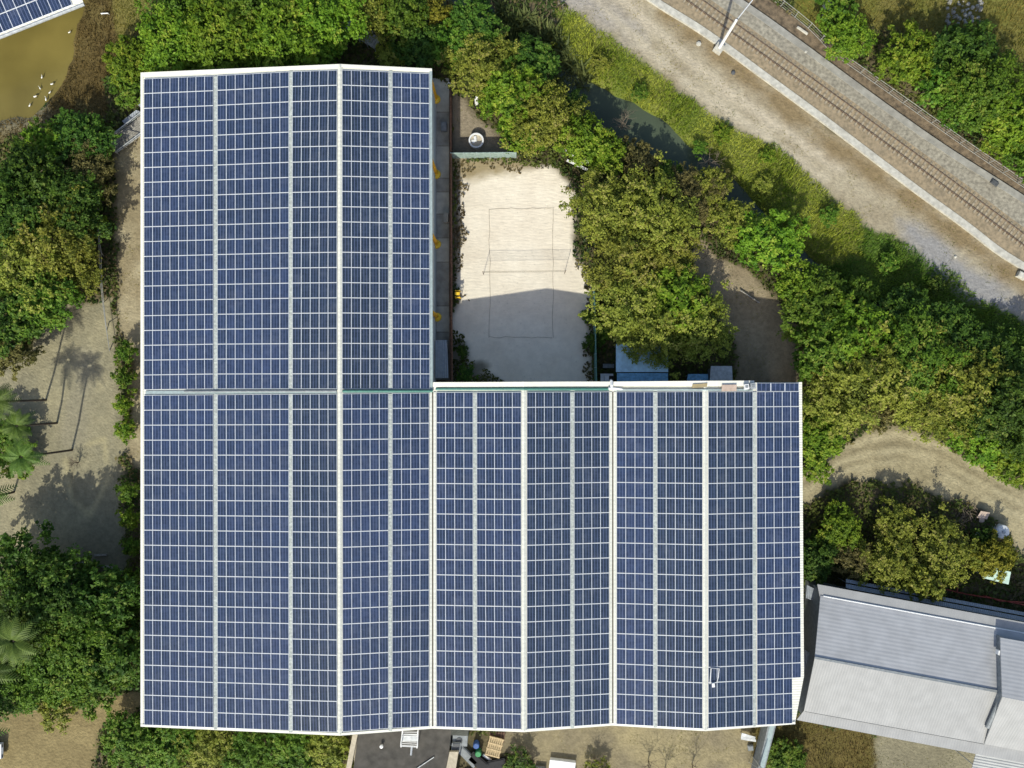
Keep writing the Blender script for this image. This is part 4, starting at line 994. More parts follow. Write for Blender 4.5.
for (x, y, sx, sy, h, rz, mm, nm, lb, ct) in ((487.5, 757.5, 1.3, .28, .12, -.6, 'steel_white', 'plank', "white plank lying among dark scrap below the pallets", "plank"), (478, 760, 2.4, 1.2, .5, -.7, 'black', 'scrap_sheet', "black scrap sheet left of the white plank", "scrap"),
        (495, 764, 2.6, 1.3, .4, .2, 'black', 'scrap_sheet', "black scrap sheet below the pallet stack", "scrap"), (468, 755, 2.8, .9, .5, -.8, 'mid_grey', 'concrete_ramp', "grey sloping slab right of the outbuilding's parapet", "ramp"), (504, 764, .5, .5, .4, .4, 'concrete', 'bucket_block', "small pale block right of the black scrap", "block"),
        (750, 747, .6, .6, .3, .1, 'mid_grey', 'tub', "grey tub beside the thin post at the clearing's edge", "tub")):
    junk(nm, x, y, sx, sy, h, rz, M[mm], lb, ct)
o = thing("storage_container", P(562, 772), "white box container at the bottom frame edge of the clearing", "container")
p = P(562, 770, .5); t = MB(); t.box(p.x, p.y, .28, 3.0, 2.2, .5, -.12); t.build("body", M['steel_white'], o)
t = MB(); t.box(p.x + .02, p.y + .45, .56, 3.05, 1.2, .06, -.12); t.build("lid", M['steel_white'], o)
t = MB(); t.box(p.x + .02, p.y - .65, .55, 3.05, .85, .04, -.12); t.build("flap", M['galv'], o)
junk("crate", 540, 771, 1.2, 1.2, .5, -.1, M['mid_grey'], "grey crate left of the white box container", "crate")
o = thing("metal_sheet", P(748, 738), "bent white metal sheet on a frame beside the lower right factory corner", "metal sheet")
p = P(748.5, 738); t = MB(); t.slab([P(741, 736.5, 1.0), P(755, 739.5, .8), P(755.5, 737, 1.1), P(742, 733, 1.2)], .06); t.slab([P(741, 739.5, .7), P(756, 742, .65), P(756, 739.7, .78), P(741, 736.7, .96)], .05); t.build("sheet", M['galv'], o)
for x, y in ((743, 736), (753, 739)): b_ = P(x, y, .8); t = MB(); t.tube([(b_.x, b_.y, 0), b_], .05); t.build("leg", M['galv'], o)
o = thing("thin_post", P(753, 757), "thin grey post with a stay beside the white bent sheet", "post")
t = MB(); b_ = P(753, 757); t.tube([b_, b_ + Vector((0.25, 0, 4.6))], .06); t.build("pole", M['galv'], o); t = MB(); t.tube([b_ + Vector((.2, 0, 3.6)), b_ + Vector((-.5, -.6, 0))], .03); t.build("stay", M['galv'], o)
o = thing("boundary_wall", P(764, 748), "wide grey concrete wall running down from the lower right factory corner", "wall")
t = MB(); quad(t, [(753, 790, 1.9), (759.5, 790, 1.9), (777, 722, 1.9), (769, 722, 1.9)], 1.9); t.build("panel", M['mid_grey'], o)
t = MB(); quad(t, [(754.5, 790, 1.96), (758.5, 790, 1.96), (775.5, 723, 1.96), (770.5, 723, 1.96)], .05); t.build("cap", M['blue_grey_metal'], o)

# ------------------------------------------------------------------ right side: tank, hut, pipes
o = thing("water_tank", P(1003, 533), "white round water tank standing at the bend of the dirt track", "tank")
b0 = P(997.4, 530.2); t = MB(); t.lathe((b0.x, b0.y, 0), [(.80, 0), (.82, .1), (.82, .5), (.79, .53), (.82, .56), (.82, .9), (.76, 1.0), (.4, 1.1), (.1, 1.14)], 26); t.build("body", M['steel_white'], o, smooth=False)
t = MB(); t.lathe((b0.x, b0.y, 1.13), [(.2, 0), (.2, .07), (.05, .09)], 14); t.build("cap", M['galv'], o)
o = thing("hut", P(997, 577), "hut with pale green sheet roof below the yellowish bush", "hut")
t = MB(); quad(t, [(983, 578, 2.5), (1008.5, 584.5, 2.5), (1011, 572, 2.8), (984, 565, 2.8)], .06); t.build("roof", M['pale_green'], o)
t = MB(); p = P(997, 575, 2.4); t.box(p.x, p.y, 1.2, 2.3, 1.0, 2.4, -.23); t.build("wall", M['mid_grey'], o)
for k, pts in enumerate((((940, 588), (965, 594), (990, 598), (1030, 606)), ((958, 584), (957, 592)), ((985, 596), (1000, 601), (1035, 603)))):
    t = MB(); t.tube([P(x, y, .8) for x, y in pts], .07, 6)
    for x, y in pts: q = P(x, y, .8); t.tube([(q.x, q.y, 0), q], .05, 5)
    tag(t.build("red_pipe", M['red_paint']), ["long red pipe running between the hut and the warehouse", "short red stub pipe joining the long red one from the trees", "red pipe beside the long one near the right frame edge"][k], "pipe", "red pipes above the warehouse")
o = thing("handcart", P(974, 540), "red framed handcart with grey tray beside the brushwood heap", "handcart")
p = P(974, 539); t = MB(); t.slab([Vector((p.x - .5, p.y + .5, .65)), Vector((p.x - .1, p.y + .0, .6)), Vector((p.x + .5, p.y + .5, .65)), Vector((p.x + .1, p.y + 1.0, .7))], .2); t.build("tray", M['galv'], o)
t = MB(); t.tube([(p.x - .3, p.y + .4, .5), (p.x - .1, p.y - 1.0, .7)], .05); t.tube([(p.x + .2, p.y + .4, .5), (p.x + .35, p.y - .9, .7)], .05); t.tube([(p.x - .1, p.y - 1.0, .7), (p.x + .35, p.y - .9, .7)], .05); t.build("handle", M['red_paint'], o)
for s in (-.45, .5): t = MB(); t.tube([(p.x + s, p.y + .45, .3), (p.x + s + .1, p.y + .45, .3)], .28, 14); t.build("wheel", M['black'], o)
for s in ((-.35, -.4), (.4, -.35)): t = MB(); t.tube([(p.x + s[0] * .6, p.y + s[1], 0), (p.x + s[0] * .6, p.y + s[1], .6)], .04); t.build("prop", M['red_paint'], o)

# ------------------------------------------------------------------ left side: gangway, wire fence, kerb, car, birds
o = thing("gangway", P(125, 132), "weathered timber gangway with handrails reaching the factory's upper left corner", "gangway")
L0, L1 = P(104, 141, 1.0), P(146, 108, 1.0); R0, R1 = P(115, 152, 1.0), P(150, 126, 1.0)
t = MB()
for k in range(9):
    a, b_ = (k + .08) / 9, (k + .92) / 9; q = [L0.lerp(R0, a), L0.lerp(R0, b_), L1.lerp(R1, b_), L1.lerp(R1, a)]
    t.slab([v - Vector((0, 0, .5)) for v in q], .05)
t.build("deck", M['old_wood'], o)
for a, b_ in ((L0, L1), (R0, R1)):
    t = MB(); t.tube([a, b_], .07); t.tube([a - Vector((0, 0, .3)), b_ - Vector((0, 0, .3))], .04); t.build("handrail", M['galv'], o)
    for k in range(5): q = a.lerp(b_, k / 4); t = MB(); t.tube([(q.x, q.y, -.3), q], .06); t.build("post", M['old_wood'], o)
t = MB(); t.tube([L0.lerp(L1, .35), R0.lerp(R1, .3)], .05); t.tube([L0.lerp(L1, .3), R0.lerp(R1, .62)], .05); t.build("brace", M['old_wood'], o)
o = thing("scrap_sheet", P(129, 117), "grey corrugated scrap sheet lying beside the gangway's upper side", "sheet")
t = MB(); t.slab([P(122, 121, .5), P(125, 124, .5), P(142, 112, .5), P(136, 110, .7)], .05); t.slab([P(136, 103, .6), P(141, 108, .6), P(143, 99, .7), P(138, 97, .7)], .04); t.build("sheet", M['grey_sheet'], o)
for x, y in ((127, 120), (138, 112), (140, 102)): q = P(x, y, .45); t = MB(); t.tube([(q.x, q.y, 0), q], .08); t.build("prop", M['old_wood'], o)
fl = [P(x, y) for x, y in ((99, 168), (101, 205), (103, 245), (105, 290), (111, 335), (114, 352))]
o = thing("wire_fence", fl[2], "sagging wire fence with leaning pale posts at the left yard's edge", "fence")
pts = resample(fl, 2.6)
tops = []
for i, p in enumerate(pts):
    ln = Vector((random.uniform(.1, .9), random.uniform(-1.2, .3), 1.5)); tops.append(p + ln)
    t = MB(); t.tube([p, p + ln], .05); t.build("post", M['old_wood'], o)
t = MB(); t.tube([p + Vector((0, 0, .9)) for p in pts], .045, 5); t.build("wire", M['wire'], o)
t = MB(); t.tube(tops, .04, 5); t.build("wire", M['wire'], o)
t = MB(); t.tube([P(x, y, .15) for x, y in ((52, 561), (80, 563), (108, 567), (127, 573))], .16, 6); tag(t.build("concrete_kerb", M['concrete']), "low concrete kerb across the shaded bottom of the left yard", "kerb")
t = MB(); p = P(101, 555, .1); t.box(p.x, p.y, .12, 1.5, .22, .16, .03); t.box(p.x, p.y, .22, 1.4, .16, .04, .03); tag(t.build("plank", M['old_wood']), "grey plank lying on the left yard above the kerb", "plank")
# a white car, mostly outside the frame
car = thing("parked_car", P(-14, 748), "white car poking in at the left edge of the bottom yard", "car"); c0 = P(-14, 748)
def carbox(prof, half, m, nm, par):
    t = MB(); n = len(prof); vs = [(c0.x + x, c0.y - h_, z) for x, z, h_ in [(p[0], p[1], half) for p in prof]] + [(c0.x + p[0], c0.y + half, p[1]) for p in prof]
    fs = [tuple(range(n)), tuple(range(2 * n - 1, n - 1, -1))] + [((i + 1) % n, i, n + i, n + (i + 1) % n) for i in range(n)]
    return t.add(vs, fs).build(nm, m, par)
body = carbox([(-2.2, .35), (2.3, .35), (2.45, .6), (2.35, .85), (1.35, 1.0), (.6, 1.5), (-1.3, 1.52), (-2.1, 1.05), (-2.25, .7)], .85, M['car_white'], "body", car)
carbox([(1.26, 1.03), (1.20, 1.10), (.63, 1.50), (.66, 1.43)], .72, M['glass_dark'], "windscreen", car)
for sx in (-1.4, 1.5):
    for sy in (-.78, .78): t = MB(); t.tube([(c0.x + sx, c0.y + sy - .1, .33), (c0.x + sx, c0.y + sy + .1, .33)], .33, 18); t.build("wheel", M['black'], car)
for sy in (-.6, .6): t = MB(); t.box(c0.x + 2.38, c0.y + sy, .72, .12, .35, .15); t.build("headlight", M['glass_dark'], car)
# white birds along the pond's edge
def bird(px, py, rz, s):
    p = P(px, py, -.38); o = thing("wading_bird", p, "small white wading bird in the shallow edge of the olive pond", "bird", "white birds at the pond's edge")
    t = MB(); cs, sn = math.cos(rz), math.sin(rz)
    def w_(u, z): return (p.x + cs * u * s, p.y + sn * u * s, p.z + z * s)
    t.tube([w_(-.5, .52), w_(-.28, .56), w_(0, .62), w_(.2, .66)], .05, 8); t.tube([w_(-.35, .55), w_(-.12, .6), w_(.12, .64)], .17 * s, 10, .12 * s)
    t.tube([w_(.1, .66), w_(.28, .85), w_(.24, 1.0), w_(.36, 1.06), w_(.44, 1.04)], .06 * s, 7, .035 * s); t.build("body", M['bird'], o, smooth=True)
    t = MB(); t.tube([w_(.44, 1.04), w_(.6, 1.0)], .02 * s, 5, .006); t.build("beak", M['yellow'], o)
    for q in (-.05, .05):
        t = MB(); t.tube([(p.x - sn * q, p.y + cs * q, p.z + .55 * s), (p.x - sn * q, p.y + cs * q, p.z - .25)], .015, 5); t.build("leg", M['dark_grey'], o)
for x, y, a, s in ((43.5, 77.5, 1.2, .45), (54, 85, .1, .5), (41, 88.5, 2.0, .4), (51.5, 93, .6, .42), (37.5, 97.5, .1, .55), (47.5, 99.5, 1.5, .5), (31.5, 105.8, .9, .45), (71, 33, .4, .4)):
    bird(x, y, a, s)
t = MB(); q0, q1 = P(101, 13.5, .3), P(108, 13.2, .3); t.tube([q0, q1], .07, 6); t.tube([(q0.x, q0.y, -.2), q0], .05, 6); t.tube([(q1.x, q1.y, -.2), q1], .05, 6)
tag(t.build("pipe_rail", M['steel_white']), "short white pipe rail on the brown pond bank", "rail")
t = MB(); q0, q1 = P(740, 290, .25), P(760, 303, .25); t.tube([q0, q1], .07, 6); t.tube([q0 + Vector((.2, -.1, 0)), q0 + Vector((.2, -.1, -.3))], .1, 6); t.tube([q1 - Vector((.2, -.1, 0)), q1 - Vector((.2, -.1, .3))], .1, 6)
tag(t.build("fallen_pole", M['old_wood']), "pale pole lying beside the brown footpath", "pole")
o = thing("footbridge", P(386, 37), "grey plank footbridge over the dark ditch among the trees above the roof", "footbridge")
t = MB(); A, B_ = P(346, 24, 1.2), P(378, 44, 1.2); d = (B_ - A).normalized(); nn = Vector((-d.y, d.x, 0)) * .7
for k in range(12):
    a, b_ = A.lerp(B_, (k + .05) / 12), A.lerp(B_, (k + .92) / 12); t.slab([a - nn, b_ - nn, b_ + nn, a + nn], .06)
t.build("deck", M['galv'], o)
for s in (-1, 1):
    t = MB(); t.tube([A + nn * s + Vector((0, 0, .8)), B_ + nn * s + Vector((0, 0, .8))], .05)
    for k in range(5): q = A.lerp(B_, k / 4) + nn * s; t.tube([(q.x, q.y, -.8), q + Vector((0, 0, .8))], .05)
    t.build("handrail", M['galv'], o)

# ------------------------------------------------------------------ plants
def quads(ctr, nrm, sx, sy, rng):
    """diamond leaves: centres, normals, half lengths"""
    n = len(ctr); a = rng.normal(size=(n, 3)); t1 = np.cross(nrm, a); t1 /= np.linalg.norm(t1, axis=1)[:, None] + 1e-9; t2 = np.cross(nrm, t1)
    V = np.empty((n, 4, 3)); V[:, 0] = ctr - t1 * sx[:, None]; V[:, 1] = ctr - t2 * sy[:, None]; V[:, 2] = ctr + t1 * sx[:, None]; V[:, 3] = ctr + t2 * sy[:, None]
    return V.reshape(-1, 3), np.arange(n * 4).reshape(-1, 4)
def crown_mesh(seed, leaf, n_clump, per, flat=.72, loose=1.0):
    rng = np.random.default_rng(seed); C = []; Nn = []; T = []
    ph = rng.random(6) * 6.28
    for k in range(n_clump):
        u = (k + .5) / n_clump; cz = 1 - u * 1.28; th = 2.39996 * k + rng.normal() * .35
        r_ = math.sqrt(max(0, 1 - cz * cz)); d = np.array([r_ * math.cos(th), r_ * math.sin(th), cz])
        lump = 1 + .13 * math.sin(3 * th + ph[0]) + .10 * math.sin(5 * th + ph[1] + 3 * cz) + .08 * math.sin(2 * th + ph[2])
        rad = (.80 + rng.normal() * .12 * loose) * lump
        cc = d * rad; rc = rng.uniform(.13, .25) * (1 if n_clump > 40 else 1.25)
        m = int(per * rng.uniform(.6, 1.3)); nt = rng.integers(5, 9)
        tw = rng.normal(size=(nt, 3)) + d * 1.1 + np.array([0, 0, .25]); tw /= np.linalg.norm(tw, axis=1)[:, None]
        q = tw[rng.integers(0, nt, m)]; rr = rc * 1.45 * rng.uniform(.08, 1.0, m) ** .75
        C.append(cc + q * rr[:, None] + rng.normal(size=(m, 3)) * rc * .13); nn = q * .35 + d * .3 + np.array([0, 0, .55]) + rng.normal(size=(m, 3)) * .6; Nn.append(nn)
        T.append(np.clip(rng.random() * .62 + rng.random(m) * .5 - .05, 0, 1))
    m = int(n_clump * per * .18); q = rng.normal(size=(m, 3)); q /= np.linalg.norm(q, axis=1)[:, None]; q[:, 2] = np.abs(q[:, 2])
    C.append(q * rng.uniform(.3, .72, m)[:, None]); Nn.append(q + rng.normal(size=(m, 3)) * .5 + np.array([0, 0, .6])); T.append(rng.random(m) * .3)  # inner leaves tinted low, painting extra shade into the crown's interior
    C = np.concatenate(C); Nn = np.concatenate(Nn); Nn /= np.linalg.norm(Nn, axis=1)[:, None]; T = np.concatenate(T)
    C[:, 2] *= flat; s = leaf * rng.uniform(.65, 1.35, len(C))
    V, Q = quads(C, Nn, s, s * .55, rng)
    o = fast_mesh("crown", V, Q, None, tint=T); me = o.data; bpy.data.objects.remove(o); return me
CROWN = {'S': [crown_mesh(s, .088, 36, 58) for s in (101, 102, 103)],
         'M': [crown_mesh(s, .054, 84, 80) for s in (201, 202, 203, 204)],
         'L': [crown_mesh(s, .040, 140, 90) for s in (301, 302, 303, 304)],
         'A': [crown_mesh(s, .037, 130, 78, .66, 1.6) for s in (401, 402)]}     # airy
for k in CROWN:
    for me in CROWN[k]: me.materials.append(LEAF['mid'])
def trunk_mesh(seed):
    rng = random.Random(seed); t = MB(); bend = rng.uniform(-.1, .1)
    t.tube([(0, 0, 0), (bend * .5, .02, .35), (bend, .03, .7), (bend * 1.2, 0, 1.0)], .055, 8, .022)
    for k in range(6):
        a = k * 1.05 + rng.uniform(-.3, .3); z = rng.uniform(.45, .8); L = rng.uniform(.35, .6)
        t.tube([(bend * z, .02, z), (math.cos(a) * L * .5, math.sin(a) * L * .5, z + .12), (math.cos(a) * L, math.sin(a) * L, z + .22)], .022, 5, .006)
    o = t.build("trunk", M['bark'], None); me = o.data; bpy.data.objects.remove(o); return me
TRUNK = [trunk_mesh(s) for s in (1, 2, 3)]
TREE_XY = []
def tree(px, py, r_px, kind, top, label, airy=False, nm=None, flat=None):
    zc = max(.3, top * .62); r = r_px * (HC - zc) / F; p = P(px, py, zc + .2 * r); small = r < 2.3
    o = thing(nm or ("shrub" if top < 3.2 else "tree"), (p.x, p.y, 0), label, "shrub" if top < 3.2 else "tree", "trees and shrubs around the factory")
    key = 'A' if airy else ('S' if r < 2.2 else ('M' if r < 4.0 else 'L'))
    me = random.choice(CROWN[key]); c = bpy.data.objects.new("crown", me); COL.objects.link(c); c.parent = o
    c.material_slots[0].link = 'OBJECT'; c.material_slots[0].material = LEAF[kind]
    vz = max(.6, (top - zc) / .75); vz = min(vz, r * 1.15)
    c.location = (0, 0, top - vz * .75); c.rotation_euler = (0, 0, random.uniform(0, 6.28)); c.scale = (r * random.uniform(.95, 1.08), r * random.uniform(.95, 1.08), vz)
    k = bpy.data.objects.new("trunk", random.choice(TRUNK)); COL.objects.link(k); k.parent = o; k.scale = (max(.9, r * .9), max(.9, r * .9), top - vz * .35); k.rotation_euler = (0, 0, random.uniform(0, 6.28))
    TREE_XY.append((p.x, p.y, r)); return o
TREES = [
 # above the roof
 (174, 42, 38, 'bright', 6.5, "broad bright green tree above the factory's upper left corner"),
 (126, 58, 22, 'bright', 3.6, "bright green tree at the brown pond bank's edge, left of the broad one"),
 (128, 86, 18, 'mid', 2.4, "low green shrub touching the factory's upper left corner"),
 (222, 38, 40, 'bright', 7.2, "bright yellow-green tree above the second solar strip"),
 (285, 40, 40, 'bright', 7.4, "bright dense tree just above the roof, left of the longest ridge's tip"),
 (255, -6, 40, 'mid', 7.0, "green tree cut by the top frame edge above the second strip"),
 (325, 20, 36, 'bright', 7.0, "bright tree at the top frame edge left of the grey footbridge"),
 (190, -12, 36, 'mid', 6.0, "green tree cut by the top frame edge near the pond bank"),
 (372, 10, 26, 'olive', 5.0, "olive tree above the grey footbridge at the top frame edge"),
 (402, 16, 24, 'mid', 5.0, "mid green tree between the footbridge and the yellow bush"),
 (437, 12, 14, 'yellow', 3.6, "small vivid yellow bush near the top frame edge"),
 (420, 44, 24, 'dark', 4.0, "dark green tree in shade above the alley's top end"),
 (392, 56, 16, 'olive', 2.4, "low olive shrub close above the roof beside the dark ditch"),
 (452, 42, 22, 'mid', 4.2, "mid green tree right of the dark shaded one"),
 (480, 62, 30, 'olive', 4.6, "brownish-green half-dry tree above the round tank"),
 (472, 22, 26, 'dark', 4.0, "dark tree at the top frame edge beside the reeds"),
 (498, 90, 21, 'bright', 3.4, "bright green tree beside the alley's top end"),
 (514, 92, 29, 'bright', 5.0, "bright green tree right of the brownish dry one"),
 (545, 115, 32, 'olive', 5.2, "olive grey leafy tree above the white broken boards"),
 (520, 130, 22, 'bright', 3.6, "bright green tree right of the round tank"),
 (584, 140, 25, 'bright', 5.0, "bright tree overhanging the canal's left bank"),
 (530, 62, 24, 'dark', 3.5, "dark green tree left of the canal's reeds"),
 (606, 152, 20, 'bright', 3.8, "small bright tree at the water's edge right of the white boards"),
 (640, 158, 16, 'dry', 2.4, "reddish dry shrub standing in the canal's dark water edge"),
 (724, 132, 9, 'bright', .9, "small bright bush on the sunny grass, uppermost of the bank bushes"),
 (768, 155, 8, 'bright', .9, "small bright bush on the sunny grass, second down the bank"),
 (700, 148, 8, 'mid', 1.2, "small green bush on the grassy bank beside the canal's wide part"),
 (765, 185, 9, 'olive', 1.3, "olive bush in the middle of the grassy bank"),
 (640, 92, 8, 'mid', 1.2, "small green bush on the grassy bank opposite the half-dry tree"),
 (600, 62, 9, 'olive', 1.3, "olive bush on the upper end of the grassy bank"),
 (830, 215, 9, 'mid', 1.4, "green bush where the bank turns dark green"),
 (890, 262, 10, 'mid', 1.5, "green bush on the dark green bank below the grey silt"),
 (938, 285, 9, 'dark', 1.4, "dark bush on the lush bank near the right frame edge"),
 (575, 100, 10, 'dark', 1.5, "dark bush leaning over the canal's upper left end"),
 (668, 172, 12, 'mid', 2.0, "green bush at the canal's lower shore above the olive thicket"),
 (722, 178, 10, 'dry', 1.8, "brown bush on the canal's shore right of the leafless grey shrub"),
 # middle thicket
 (612, 207, 35, 'olive', 5.5, "olive yellow tree overhanging the sand court's upper right side"),
 (655, 215, 38, 'olive', 6.0, "olive yellow tree right of the one over the sand court"),
 (628, 255, 36, 'olive', 5.5, "olive tree over the sand court's right side at the net"),
 (690, 197, 26, 'dry', 3.4, "brownish tree close to the canal, top of the central thicket"),
 (670, 256, 30, 'olive', 4.2, "olive tree beside the upper end of the brown footpath"),
 (710, 187, 21, 'olive', 3.0, "olive grey tree leaning over the canal"),
 (632, 305, 36, 'olive', 5.5, "olive yellow tree right of the dark teal fence"),
 (676, 300, 34, 'bright', 5.0, "bright green tree between the teal fence and the brown footpath"),
 (699, 326, 33, 'olive', 5.2, "bushy tree overhanging the brown footpath and pale grey shed"),
 (655, 334, 30, 'olive', 5.5, "yellow-olive tree covering the blue shelter's upper edge"),
 (606, 330, 10, 'mid', 1.6, "small green shrub beside the upper end of the teal fence"),
 (588, 316, 7, 'mid', 1.2, "tiny green bush alone on the sand by the teal fence"),
 (594, 342, 9, 'dark', 1.4, "dark small bush at the shaded foot of the teal fence"),
 # right of the footpath
 (735, 222, 22, 'olive', 3.6, "olive shrub tree at the footpath's top, beside the canal"),
 (772, 240, 31, 'bright', 5.0, "bright green tree between canal and brown footpath"),
 (800, 284, 23, 'bright', 4.5, "bright green tree right of the brown footpath's bend"),
 (815, 305, 32, 'mid', 4.8, "mid green tree at the canal below the dark grassy bank"),
 (828, 345, 32, 'mid', 6.0, "mid green tree beside the footpath's shaded end"),
 (856, 296, 22, 'mid', 3.6, "green tree standing on the dark shaded canal edge"),
 (858, 335, 34, 'bright', 6.0, "bright green tree in the middle of the right hand thicket"),
 (872, 378, 44, 'olive', 7.0, "large olive tree right of the factory's upper right corner"),
 (918, 358, 40, 'mid', 6.0, "large green crown in the centre of the right hand wood"),
 (905, 322, 30, 'dark', 4.0, "dark green tree on the wood's upper edge near the bank"),
 (955, 340, 32, 'dark', 4.2, "dark tree on the wood's upper edge towards the right"),
 (965, 388, 42, 'olive', 6.0, "olive green tree above the end of the curved dirt track"),
 (1005, 365, 36, 'dark', 4.6, "dark green tree at the right frame edge below the bank"),  # dark leaf colour puts the wood's shade into this crown
 (1010, 410, 40, 'dark', 6.5, "dark tree at the right frame edge above the dirt track"),  # dark leaves here too stand in for shade on the crown
 (982, 428, 32, 'bright', 4.0, "bright green shrub tree overhanging the curved dirt track"),
 (1015, 455, 30, 'bright', 3.6, "bright green shrub tree at the right frame edge by the track"),
 (928, 400, 33, 'olive', 4.4, "olive tree at the track's upper edge"),
 (885, 404, 25, 'dry', 3.4, "dry olive tree above the top of the track's curve"),
 (838, 400, 30, 'olive', 4.6, "yellow-green tree close to the factory's upper right corner"),
 (822, 438, 24, 'bright', 3.2, "bright shrub beside the right eave above the dirt track"),
 (818, 468, 14, 'bright', 1.8, "low bright bush between the right eave and the dirt track"),
 # right, below the track
 (842, 528, 20, 'bright', 3.6, "bright green tree by the right eave below the dirt track"),
 (815, 560, 22, 'dark', 3.6, "dark tree in the corner between right eave and warehouse"),
 (897, 524, 20, 'olive', 3.8, "yellow-brown tree whose top reaches the shaded side of the track"),
 (890, 564, 27, 'olive', 4.8, "larger yellow-brown tree above the warehouse's upper edge"),
 (856, 562, 20, 'dry', 3.6, "dry brownish tree left of the yellow-brown pair"),
 (944, 555, 30, 'olive', 4.2, "olive tree left of the red handcart"),
 (926, 584, 19, 'olive', 4.8, "olive tree overhanging the warehouse's upper edge"),
 (994, 560, 20, 'yellow', 3.8, "yellow-green bush over the pale green hut"),
 (985, 538, 11, 'dark', 2.0, "dark green bush beside the white water tank"),
 # beyond the railway
 (848, 34, 24, 'bright', 4.0, "round bright green tree behind the trackside fence near the rubble strip"),
 (838, 12, 18, 'mid', 3.2, "green tree at the top frame edge above the round bright one"),
 (910, 56, 27, 'bright', 4.8, "bright green tree beyond the fence, left of the shaded gap"),
 (936, 84, 19, 'mid', 4.4, "green tree beyond the fence beside the shaded gap"),
 (968, 52, 30, 'dark', 5.0, "dark green tree standing against the olive meadow"),
 (985, 88, 36, 'mid', 6.5, "large green tree right of the shaded gap beyond the fence"),
 (968, 106, 25, 'mid', 5.0, "green tree close to the trackside fence"),
 (1014, 112, 29, 'bright', 6.0, "bright green tree at the right frame edge beyond the fence"),
 (1008, 134, 22, 'bright', 4.0, "bright shrub tree beside the fence near the right frame edge"),
 (1034, 158, 24, 'mid', 4.5, "green tree cut by the right frame edge above the fence"),
 # left wood
 (42, 146, 24, 'bright', 4.0, "bright green tree on the mud shore below the pond"),
 (80, 138, 28, 'dark', 4.0, "dark tree left of the timber gangway"),
 (84, 172, 26, 'dry', 4.4, "brownish half-dry tree below the gangway's foot"),
 (30, 178, 34, 'dark', 6.5, "dark green tree at the left frame edge below the pond's shore"),
 (62, 205, 37, 'dark', 6.0, "large dark tree left of the leaning wire fence"),
 (10, 215, 38, 'dark', 7.5, "dark tree cut by the left frame edge, upper left wood"),
 (50, 238, 36, 'olive', 7.0, "olive topped tree in the middle of the left wood"),
 (20, 262, 38, 'olive', 7.0, "large yellowish tree in the left wood, above the yard"),
 (66, 268, 28, 'olive', 5.0, "yellowish tree on the left wood's right edge near the wire fence"),
 (42, 300, 32, 'mid', 6.0, "green tree overhanging the top of the left yard"),
 (8, 315, 34, 'dark', 6.0, "dark tree at the left frame edge beside the yard"),
 (12, 350, 22, 'dry', 4.0, "brown dry tree at the left frame edge above the palms"),
 (2, 436, 22, 'mid', 3.4, "green shrub tree at the left frame edge under the palms"),
 (14, 462, 16, 'bright', 2.6, "bright green shrub below the palms at the yard's left edge"),
 # lower left wood
 (18, 565, 34, 'dark', 6.5, "dark tree at the left frame edge below the shaded yard"),
 (60, 592, 40, 'dark', 9.0, "tall dark tree just below the shaded yard"),
 (100, 600, 34, 'dark', 8.0, "dark tree between the yard's kerb and the left eave"),
 (25, 622, 40, 'dark', 8.0, "dark tree at the left frame edge in the lower wood"),
 (78, 640, 38, 'mid', 7.5, "green tree in the middle of the lower left wood"),
 (112, 655, 34, 'dark', 6.5, "dark tree beside the left eave, lower left wood"),
 (48, 668, 36, 'mid', 6.5, "green tree above the bottom yard"),
 (95, 684, 28, 'mid', 5.0, "green tree at the bottom yard's upper edge"),
 (55, 712, 18, 'olive', 2.6, "yellowish low shrub reaching into the bottom yard"),
 (8, 690, 30, 'dark', 5.0, "dark tree at the left frame edge above the white car"),
 (130, 612, 14, 'mid', 2.6, "narrow green shrub squeezed against the left eave"),
 # bottom strip
 (128, 742, 28, 'mid', 3.6, "pale-leaved green shrub tree at the bottom yard's right edge"),
 (165, 748, 28, 'mid', 3.4, "green shrub tree below the factory's lower left corner"),
 (205, 752, 26, 'olive', 3.2, "olive shrub tree below the second strip's lower end"),
 (248, 756, 26, 'mid', 3.3, "green shrub tree below the roof edge, middle of the bottom hedge"),
 (290, 756, 26, 'mid', 3.2, "green shrub tree below the roof edge left of the longest ridge"),
 (328, 752, 22, 'olive', 3.2, "olive shrub tree left of the dark flat roof"),
 (155, 722, 12, 'mid', 2.0, "small green bush tucked at the factory's lower left corner"),
 (520, 766, 14, 'dark', 1.6, "dark weedy bush below the pallets at the bottom frame edge"),
 (597, 772, 12, 'olive', 1.6, "yellow-green bush right of the white box container"),
 # beside the left eave
 (125, 352, 10, 'mid', 2.4, "green bush in the hedge row, level with the yard's top"),
 (124, 378, 11, 'mid', 2.6, "green bush in the hedge row left of the cross flashing"),
 (123, 404, 10, 'bright', 2.4, "bright green bush in the hedge row just below the cross flashing"),
 (125, 430, 10, 'bright', 2.0, "bright round bush at the end of the upper hedge row"),
 (127, 492, 10, 'mid', 2.4, "green bush at the top of the lower hedge row"),
 (129, 518, 10, 'bright', 2.4, "bright green bush in the lower hedge row, above the kerb"),
 (131, 546, 9, 'mid', 2.4, "narrow green bush level with the yard's kerb"),
 (131, 578, 9, 'mid', 2.6, "green bush just below the yard's kerb beside the eave"),
 (100, 190, 7, 'bright', 2.0, "thin bright bush growing on the wire fence's upper end"),
 (102, 222, 6, 'bright', 1.8, "thin bright bush growing on the wire fence's middle"),
 (462, 352, 6, 'dark', 1.2, "dark weed clump in the shaded sand corner by the brown wall"),
 (466, 374, 9, 'dark', 1.2, "larger dark weed clump at the sand's shaded bottom corner"),
 (786, 762, 20, 'mid', 2.2, "green bush on the brown lawn below the factory's lower right corner"),
]
